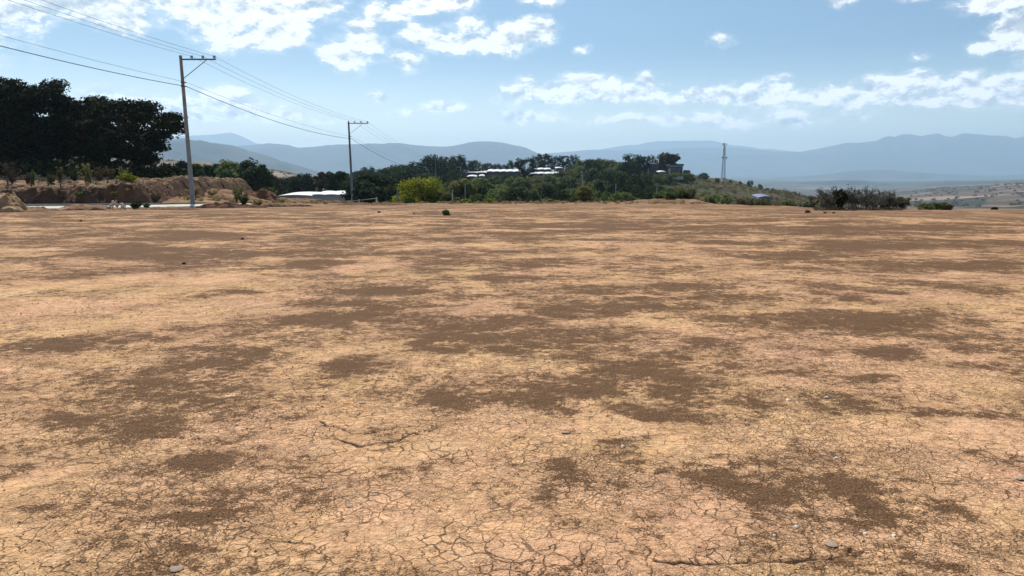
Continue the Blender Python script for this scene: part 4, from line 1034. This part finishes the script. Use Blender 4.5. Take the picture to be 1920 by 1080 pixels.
# scrub and undergrowth that reads as one mass
def scrub(name, n, pxr, Yr, mats, seed, hs=(.5, 1.6), leaf=.5, mask=None):
    r_ = np.random.RandomState(seed); L = Leaves(seed); k = 0
    while k < n:
        px = r_.uniform(*pxr); Y = r_.uniform(*Yr)
        if mask and not mask(px, Y): continue
        g = G(px, Y); h = r_.uniform(*hs); L.clump((g.x, g.y, g.z+h*.35), (h*1.2, h*1.2, h*.7), 22, leaf*h**.5, shell=.3); k += 1
    o = link(name, L.mesh(name), M[mats]); tag(o, kind='stuff')
scrub('undergrowth', 1500, (650, 1330), (98, 380), 'mid', 1)
scrub('undergrowth', 700, (800, 1560), (95, 380), 'brown', 2, mask=lambda p, y: p > 1100 or y < 170)
scrub('undergrowth', 420, (1230, 1560), (100, 400), 'olive', 3)
scrub('scattered_bushes', 260, (-40, 640), (600, 1350), 'dark', 4, (1.5, 4.5), 1.3)
scrub('scattered_bushes', 380, (1560, 2000), (1300, 3600), 'brown', 5, (2, 5), 2.2)
scrub('dry_grass', 900, (300, 680), (64, 120), 'straw', 6, (.12, .35), .4)
scrub('dry_grass', 700, (690, 1520), (66, 86), 'straw', 8, (.08, .25), .35)
scrub('bank_growth', 420, (-60, 325), (79, 96), 'cyp', 9, (1.0, 2.6), .4)
scrub('bank_growth', 160, (-40, 330), (70, 80), 'drygrey', 10, (.15, .6), .3)

# ------------------------------------------------------------------ power poles and wires
def power_pole(base, h, label, lean=0.0, arm=2.75, group='concrete power poles beside the road', rot=0.0):
    t = thing('power_pole', label, 'power pole', base, rot, group)
    lx = -lean*h
    mb = MB(); mb.tube([(0, 0, -.4), (lx*.5, 0, h*.5), (lx, 0, h)], [.19, .155, .115], 12); mb.build('pole', M['grey'], t, True)
    X = Vector((lx, 0, h-.22))
    mb = MB(); mb.box(X+Vector((arm/2-.05, .16, .02)), (arm+.2, .09, .11)); mb.build('crossarm', M['steel'], t)
    mb = MB(); mb.bar(X+Vector((.08, .22, -1.45)), X+Vector((arm*.72, .22, -.04)), .09, .03); mb.build('brace', M['steel'], t)
    mb = MB(); mb.tube([X+Vector((0, 0, .15)), X+Vector((0, 0, .30))], [.13, .11], 12); mb.build('pole_cap', M['grey'], t)
    for k in (.30, .63, .97):
        for s in (-.055, .055):
            c = X+Vector((arm*k+s, .16, .075)); mb = MB()
            mb.tube([c, c+Vector((0, 0, .05)), c+Vector((0, 0, .06)), c+Vector((0, 0, .13)), c+Vector((0, 0, .15)), c+Vector((0, 0, .22)), c+Vector((0, 0, .26))], [.025, .025, .055, .04, .055, .04, .02], 8)
            mb.build('insulator', M['ceramic'], t)
    for z in (h-2.05, h-2.36):
        s = -lean*z
        mb = MB(); mb.tube([(s, 0, z-.04), (s, 0, z+.04)], [.17, .17], 12); mb.box((s+.22, 0, z), (.16, .06, .07)); mb.build('wire_bracket', M['steel'], t)
    return t
b1 = G(359, 62); b1.z = zpy(384, 62); b2 = G(660, 108); b2.z = zpy(386, 108)
b0 = Vector((b1.x-4.6, 15.0, hz(b1.x-4.6, 15)+.3)); b3 = G(818, 195)
POLES = [(b0, 12.7, .012), (b1, 11.95, .022), (b2, 11.95, .020), (b3, zpy(300, 195)-b3.z, .015)]
power_pole(b0, 12.7, 'grey concrete power pole on the left, nearest the camera, outside the picture', .012)
power_pole(b1, 11.95, 'tall grey concrete power pole in front of the dark cypresses', .022)
power_pole(b2, 11.95, 'shorter-looking concrete power pole near the white roof, farther off', .020)
power_pole(b3, zpy(300, 195)-b3.z, 'grey power pole down the slope behind the wood', .015)
def wire(name, label, f, rad, sag, mat, group=None):
    mb = MB(); pts = []
    P = [f(*p) for p in POLES]
    for a, b in zip(P[:-1], P[1:]):
        for k in range(28):
            s = k/28; p = a.lerp(b, s); p.z -= 4*sag*s*(1-s)*((b-a).length/47)**1.3; pts.append(p)
    pts.append(P[-1])
    mb.tube(pts, rad, 6); tag(mb.build(name, M[mat], None, True), label, 'wire', group)
for k, nm in ((.30, 'lowest'), (.63, 'middle'), (.97, 'outermost')):
    wire('power_line', 'thin grey wire strung on the %s insulators of the power pole crossarms' % {'lowest': 'inner', 'middle': 'middle', 'outermost': 'outer'}[nm],
         lambda b, h, l, k=k: Vector((b.x-l*h+2.75*k, b.y+.16, b.z+h+.04)), .011, .65, 'alu')
wire('telephone_cable', 'thick dark cable hanging lowest between the power poles', lambda b, h, l: Vector((b.x-l*(h-2.36)+.28, b.y, b.z+h-2.36)), .024, .75, 'wire')
wire('telephone_wire', 'thin grey wire just above the thick dark cable', lambda b, h, l: Vector((b.x-l*(h-2.05)+.28, b.y, b.z+h-2.02)), .011, .5, 'alu')

# ------------------------------------------------------------------ lattice tower
def tower():
    Y = 430; g = G(1356, Y); g.z = zpy(337, Y); h = zpy(268, Y)-g.z
    t = thing('lattice_tower', 'tall slender lattice tower with dishes on the ridge right of the hill', 'tower', g)
    hm = h*.93
    def wd(z): return 1.0*(1-z/hm)+.34*(z/hm)
    for sx, sy in ((-1, -1), (1, -1), (1, 1), (-1, 1)):
        mb = MB(); mb.tube([(sx*wd(0), sy*wd(0), -.5), (sx*wd(hm), sy*wd(hm), hm)], [.08, .055], 6); mb.build('leg', M['steel'], t)
    mb = MB(); n = 14; zs = [hm*(1-(1-i/n)**1.15) for i in range(n+1)]
    for z0, z1 in zip(zs[:-1], zs[1:]):
        a, b = wd(z0), wd(z1)
        for s in range(4):
            c = [(-1, -1), (1, -1), (1, 1), (-1, 1)]; p, q = c[s], c[(s+1) % 4]
            mb.bar((p[0]*a, p[1]*a, z0), (q[0]*b, q[1]*b, z1), .06); mb.bar((q[0]*a, q[1]*a, z0), (p[0]*b, p[1]*b, z1), .06); mb.bar((p[0]*b, p[1]*b, z1), (q[0]*b, q[1]*b, z1), .06)
    mb.build('bracing', M['steel'], t)
    def dish(z, dx, r, dy=-.6):
        mb = MB(); n_ = 14; vs = []; fs = []
        mb.tube([(dx, dy, z), (dx, dy-.12, z), (dx, dy-.32, z), (dx, dy-.38, z)], [r*.35, r*.85, r, r*.97], 16); mb.bar((dx, dy, z), (0, 0, z), .1); mb.build('dish', M['greywhite'], t)
    zt = hm
    def at_z(py): return zpy(py, Y)-g.z
    dish(at_z(295.5), -1.0, .65); dish(at_z(296), 1.15, .55); dish(at_z(281), -.2, .55); dish(at_z(290), -.3, .35)
    for k, (dx, dy) in enumerate([(-.75, -.4), (.75, -.4), (0, .8), (-1.0, -.1), (1.0, -.1)]):
        mb = MB(); z = at_z(270.5); mb.box((dx, dy, z), (.28, .16, 1.3)); mb.bar((dx, dy, z), (0, 0, z-.1), .08); mb.build('antenna_panel', M['greywhite'], t)
    mb = MB(); mb.tube([(0, 0, hm), (0, 0, at_z(263.5))], [.06, .04], 6); mb.build('lightning_rod', M['steel'], t)
    mb = MB(); mb.box((-.4, -2.4, .2), (2.2, 1.6, 1.6)); mb.box((-.4, -2.4, 1.07), (2.4, 1.8, .12)); hut = mb.build('equipment_hut', M['white'], t)
    return t
tower()

# ------------------------------------------------------------------ buildings on the hill, greenhouses
SLOPE = .02
def gable_shed(name, px0, px1, pyr, pyb, Y, depth, label, cat='building', roof='white', wall='wall', rise=.25, rz=0.0, bays=1, windows=0):
    xc = ((px0+px1)/2-960)*CP/F*Y; w = (px1-px0)*CP/F*Y; z0 = zpy(pyb, Y); zr = zpy(pyr, Y); hh = zr-z0; rh = hh*rise
    zg = hz(xc, Y)
    if z0 > zg: hh += z0-zg+.3; z0 = zg-.3
    t = thing(name, label, cat, (xc, Y, z0), rz); wh = hh-rh
    mb = MB(); mb.box((0, depth/2, wh/2-.5), (w*.98, depth*.98, wh+1)); mb.build('wall', M[wall], t)
    bw = w/bays
    mb = MB()
    for b in range(bays):
        xa = -w/2+b*bw; prof = [(xa, wh)]
        n = 8
        for i in range(1, n): u = i/n; prof.append((xa+bw*u, wh+(rh*.25 if bays > 1 else rh*.6)*math.sin(math.pi*u)**(.8)))
        prof.append((xa+bw, wh)); th = .1
        vs = [(x, -.2, z-.0) for x, z in prof]+[(x, depth+.2, z+SLOPE*depth+rh*.7) for x, z in prof]+[(x, -.2, z-th) for x, z in prof]+[(x, depth+.2, z-th+SLOPE*depth+rh*.7) for x, z in prof]; m = len(prof)
        fs = [(i, i+1, m+i+1, m+i) for i in range(m-1)]+[(2*m+i+1, 2*m+i, 3*m+i, 3*m+i+1) for i in range(m-1)]+[tuple(range(m-1, -1, -1)), tuple(range(m, 2*m))]
        fs += [(i+1, i, 2*m+i, 2*m+i+1) for i in range(m-1)]
        fs = [f for f in fs if len(f) == 4 or True]
        mb.add(vs, fs)
    mb.build('roof', M[roof], t)
    for k in range(windows):
        x = -w/2+w*(k+.5)/windows; mb = MB(); f = min(1.1, w/windows*.4)
        mb.box((x, -.03, wh*.55), (f, .12, wh*.32)); fr = mb.build('window', M['greywhite'], t)
        mb = MB(); mb.box((x, -.10, wh*.55), (f*.8, .04, wh*.25)); mb.build('pane', M['glass'], fr)
    return t
gable_shed('greenhouse', 519, 586, 364, 373, 128, 9, 'long white tunnel roof left of the second power pole, nearer half', 'greenhouse', 'white', 'white', .35, 0, 1)
gable_shed('greenhouse', 584, 657, 361, 371, 122, 9, 'white roof reaching to the second power pole, partly behind branches', 'greenhouse', 'white', 'white', .4, .04, 3)
gable_shed('greenhouse', 874, 912, 320.5, 327, 345, 20, 'narrow white roof at the left end of the hilltop greenhouses', 'greenhouse', 'white', 'wall', .5, 0, 2)
gable_shed('greenhouse', 912, 976, 317.5, 325, 330, 26, 'long white greenhouse roof on the hill, left of the splitting tree', 'greenhouse', 'white', 'wall', .6, 0, 5)
gable_shed('greenhouse', 875, 893, 329, 333, 300, 10, 'small bright white roof below the left end of the hilltop greenhouses', 'greenhouse', 'white', 'wall', .6)
gable_shed('greenhouse', 897, 908, 328, 332.5, 302, 8, 'smallest white roof beside the small bright one below the greenhouses', 'greenhouse', 'white', 'wall', .6)
gable_shed('greenhouse', 995, 1052, 322.5, 328, 318, 14, 'low white greenhouse roof right of the splitting tree, lower row', 'greenhouse', 'white', 'wall', .6, 0, 4)
gable_shed('greenhouse', 998, 1034, 314.5, 320, 350, 14, 'white greenhouse roof right of the splitting tree, upper row', 'greenhouse', 'white', 'wall', .6, 0, 3)
gable_shed('greenhouse', 1042, 1056, 313.5, 317, 352, 10, 'little pale roof at the right end of the upper greenhouse row', 'greenhouse', 'white', 'wall', .6)
# hilltop house
def house():
    Y = 352; xc = (1268-960)*CP/F*Y; z0 = min(zpy(325, Y), hz(xc, Y)+.5); z1 = zpy(311.5, Y); z2 = zpy(307.5, Y); w = wpx(23, Y)
    t = thing('hilltop_house', 'grey block house with a dark flat roof on top of the hill', 'house', (xc, Y, z0))
    mb = MB(); mb.box((0, 4, (z1-z0)/2-1), (w, 8, z1-z0+2)); mb.build('wall', M['wall'], t)
    mb = MB(); mb.box((0, 4, (z2+z1)/2-z0), (w+.7, 8.6, z2-z1)); mb.build('roof', M['darkroof'], t)
    for k in range(3):
        mb = MB(); x = -w*.3+k*w*.3; mb.box((x, -.03, (z1-z0)*.6), (.9, .12, .9)); fr = mb.build('window', M['greywhite'], t)
        mb = MB(); mb.box((x, -.1, (z1-z0)*.6), (.72, .04, .72)); mb.build('pane', M['glass'], fr)
    mb = MB(); mb.box((w*.4, -.03, .9), (.9, .1, 2.0)); mb.build('door', M['darkroof'], t)
    mb = MB(); mb.box((0, -.35, z1-z0+.05), (w+.7, .2, .35)); mb.build('roof_edge', M['greywhite'], t)
house()
gable_shed('shed', 1216, 1235, 305.5, 314, 362, 6, 'small shed with a white roof between the crest trees left of the house', 'shed', 'white', 'wall', .25)
gable_shed('shed', 1234, 1250, 320.5, 326, 335, 5, 'small white-fronted shed just below and left of the hilltop house', 'shed', 'white', 'wall', .45, windows=2)
gable_shed('shed', 1284, 1294, 319, 323, 350, 4, 'little dark outbuilding at the right end of the hilltop house', 'shed', 'darkroof', 'wall', .2)
gable_shed('shed', 1424, 1452, 366, 373, 250, 7, 'low shed with a blue-grey roof in the scrub on the right slope', 'shed', 'tin', 'tin', .6)
# pale terrace wall below the house
Y = 322; xa = (1246-960)*CP/F*Y; xb = (1281-960)*CP/F*Y; mb = MB(); zt = max(zpy(331, Y), hz((xa+xb)/2, Y)+.5); mb.box(((xa+xb)/2, Y, zt-.6), (xb-xa, .4, 1.4)); mb.box(((xa+xb)/2, Y-.0, zt+.08), (xb-xa+.2, .55, .12))
tag(mb.build('terrace_wall', M['slab']), 'low pale retaining wall on the slope below the hilltop house', 'wall')
# curved track on the shoulder of the hill, two dirt tracks
def track(name, pts, w):
    P = []
    for a, b in zip(pts[:-1], pts[1:]):
        for k in range(6): s = k/6; P.append(G(a[0]+(b[0]-a[0])*s, a[1]+(b[1]-a[1])*s))
    P.append(G(*pts[-1])); P = [p+Vector((0, 0, .45)) for p in P]
    band(name, offset(P, w/2), offset(P, -w/2), M['earth'], .8, 'structure')
track('dirt_track', [(1205,150),(1218,170),(1235,190),(1255,202),(1275,205),(1300,200),(1325,190)], 2.2)

# ------------------------------------------------------------------ slender posts and the fence
def slim_post(px, pyt, Y, label, group=None, arm=0, r=.05, mat='greywhite'):
    g = G(px, Y); h = zpy(pyt, Y)-g.z; t = thing('slim_post', label, 'post', g, 0, group)
    mb = MB(); mb.tube([(0, 0, -.3), (0, 0, h)], [r*1.2, r*.8], 8); mb.build('shaft', M[mat], t)
    mb = MB(); mb.tube([(0, 0, -.02), (0, 0, .12)], [r*2.6, r*2.2], 8); mb.build('foot', M[mat], t)
    if arm: mb = MB(); mb.bar((-arm, 0, h-.25), (.0, 0, h-.2), .06); mb.build('arm', M[mat], t)
    return t
slim_post(745, 356, 85, 'grey post at the left side of the yellow-green tree', r=.09, mat='grey')
slim_post(872, 343, 110, 'pale slim pole in the scrub right of the yellow-green tree')
slim_post(848, 356, 82, 'short pale post at the right edge of the yellow-green shrub', r=.08)
slim_post(1015, 332, 115, 'tall thin grey pole left of the pole with a side arm', r=.035, mat='grey')
slim_post(1070, 322, 150, 'thin pole with a side arm pointing left, near the picture centre', arm=3.0, mat='grey')
slim_post(1092, 326, 130, 'thin pole just above the small brown tree on the rim')
slim_post(1155, 344, 110, 'thin pole in the greenery left of the building hill')
slim_post(1232, 352, 105, 'shorter thin pole above the rim tussocks')
def fence():
    t = thing('rail_fence', 'low fence of pale posts with one rail right of the second power pole', 'fence', G(690, 96))
    b = t.location.copy(); P = []
    for px, Y in ((672, 99), (705, 94)):
        g = G(px, Y)-b; h = zpy(370 if px > 700 else 374, Y)-(g.z+b.z); P.append(g+Vector((0, 0, h-.12)))
        mb = MB(); mb.box(g+Vector((0, 0, h/2-.2)), (.2, .2, h+.4)); mb.build('post', M['slab'], t)
    mb = MB(); g = G(648, 103)-b; mb.tube([g+Vector((0, 0, zpy(377, 103)-(g.z+b.z))), P[0]+Vector((0, -.13, 0)), P[1]+Vector((0, -.13, 0))], .05, 6); mb.build('rail', M['barkpale'], t)
fence()

scrub('dry_grass', 120, (1530, 1700), (47.5, 52), 'drygrey', 21, (.10, .3), .18)
# ------------------------------------------------------------------ haze
def build_haze():
    mb = MB()
    x0, x1, y0, y1, z0, z1 = -27500, 27500, -27500, 27500, -3500, 1420
    mb.box(((x0+x1)/2, (y0+y1)/2, (z0+z1)/2), (x1-x0, y1-y0, z1-z0))
    m = bpy.data.materials.new('haze_air'); m.use_nodes = True; nt = m.node_tree; nt.nodes.clear()
    v = nt.nodes.new('ShaderNodeVolumePrincipled'); o = nt.nodes.new('ShaderNodeOutputMaterial')
    v.inputs['Color'].default_value = (0.545, 0.77, 1.0, 1); v.inputs['Density'].default_value = HAZE
    v.inputs['Anisotropy'].default_value = 0.25
    nt.links.new(v.outputs[0], o.inputs['Volume'])
    h = mb.build('haze', m); tag(h, kind='stuff')
HAZE = 8.4e-5
build_haze()
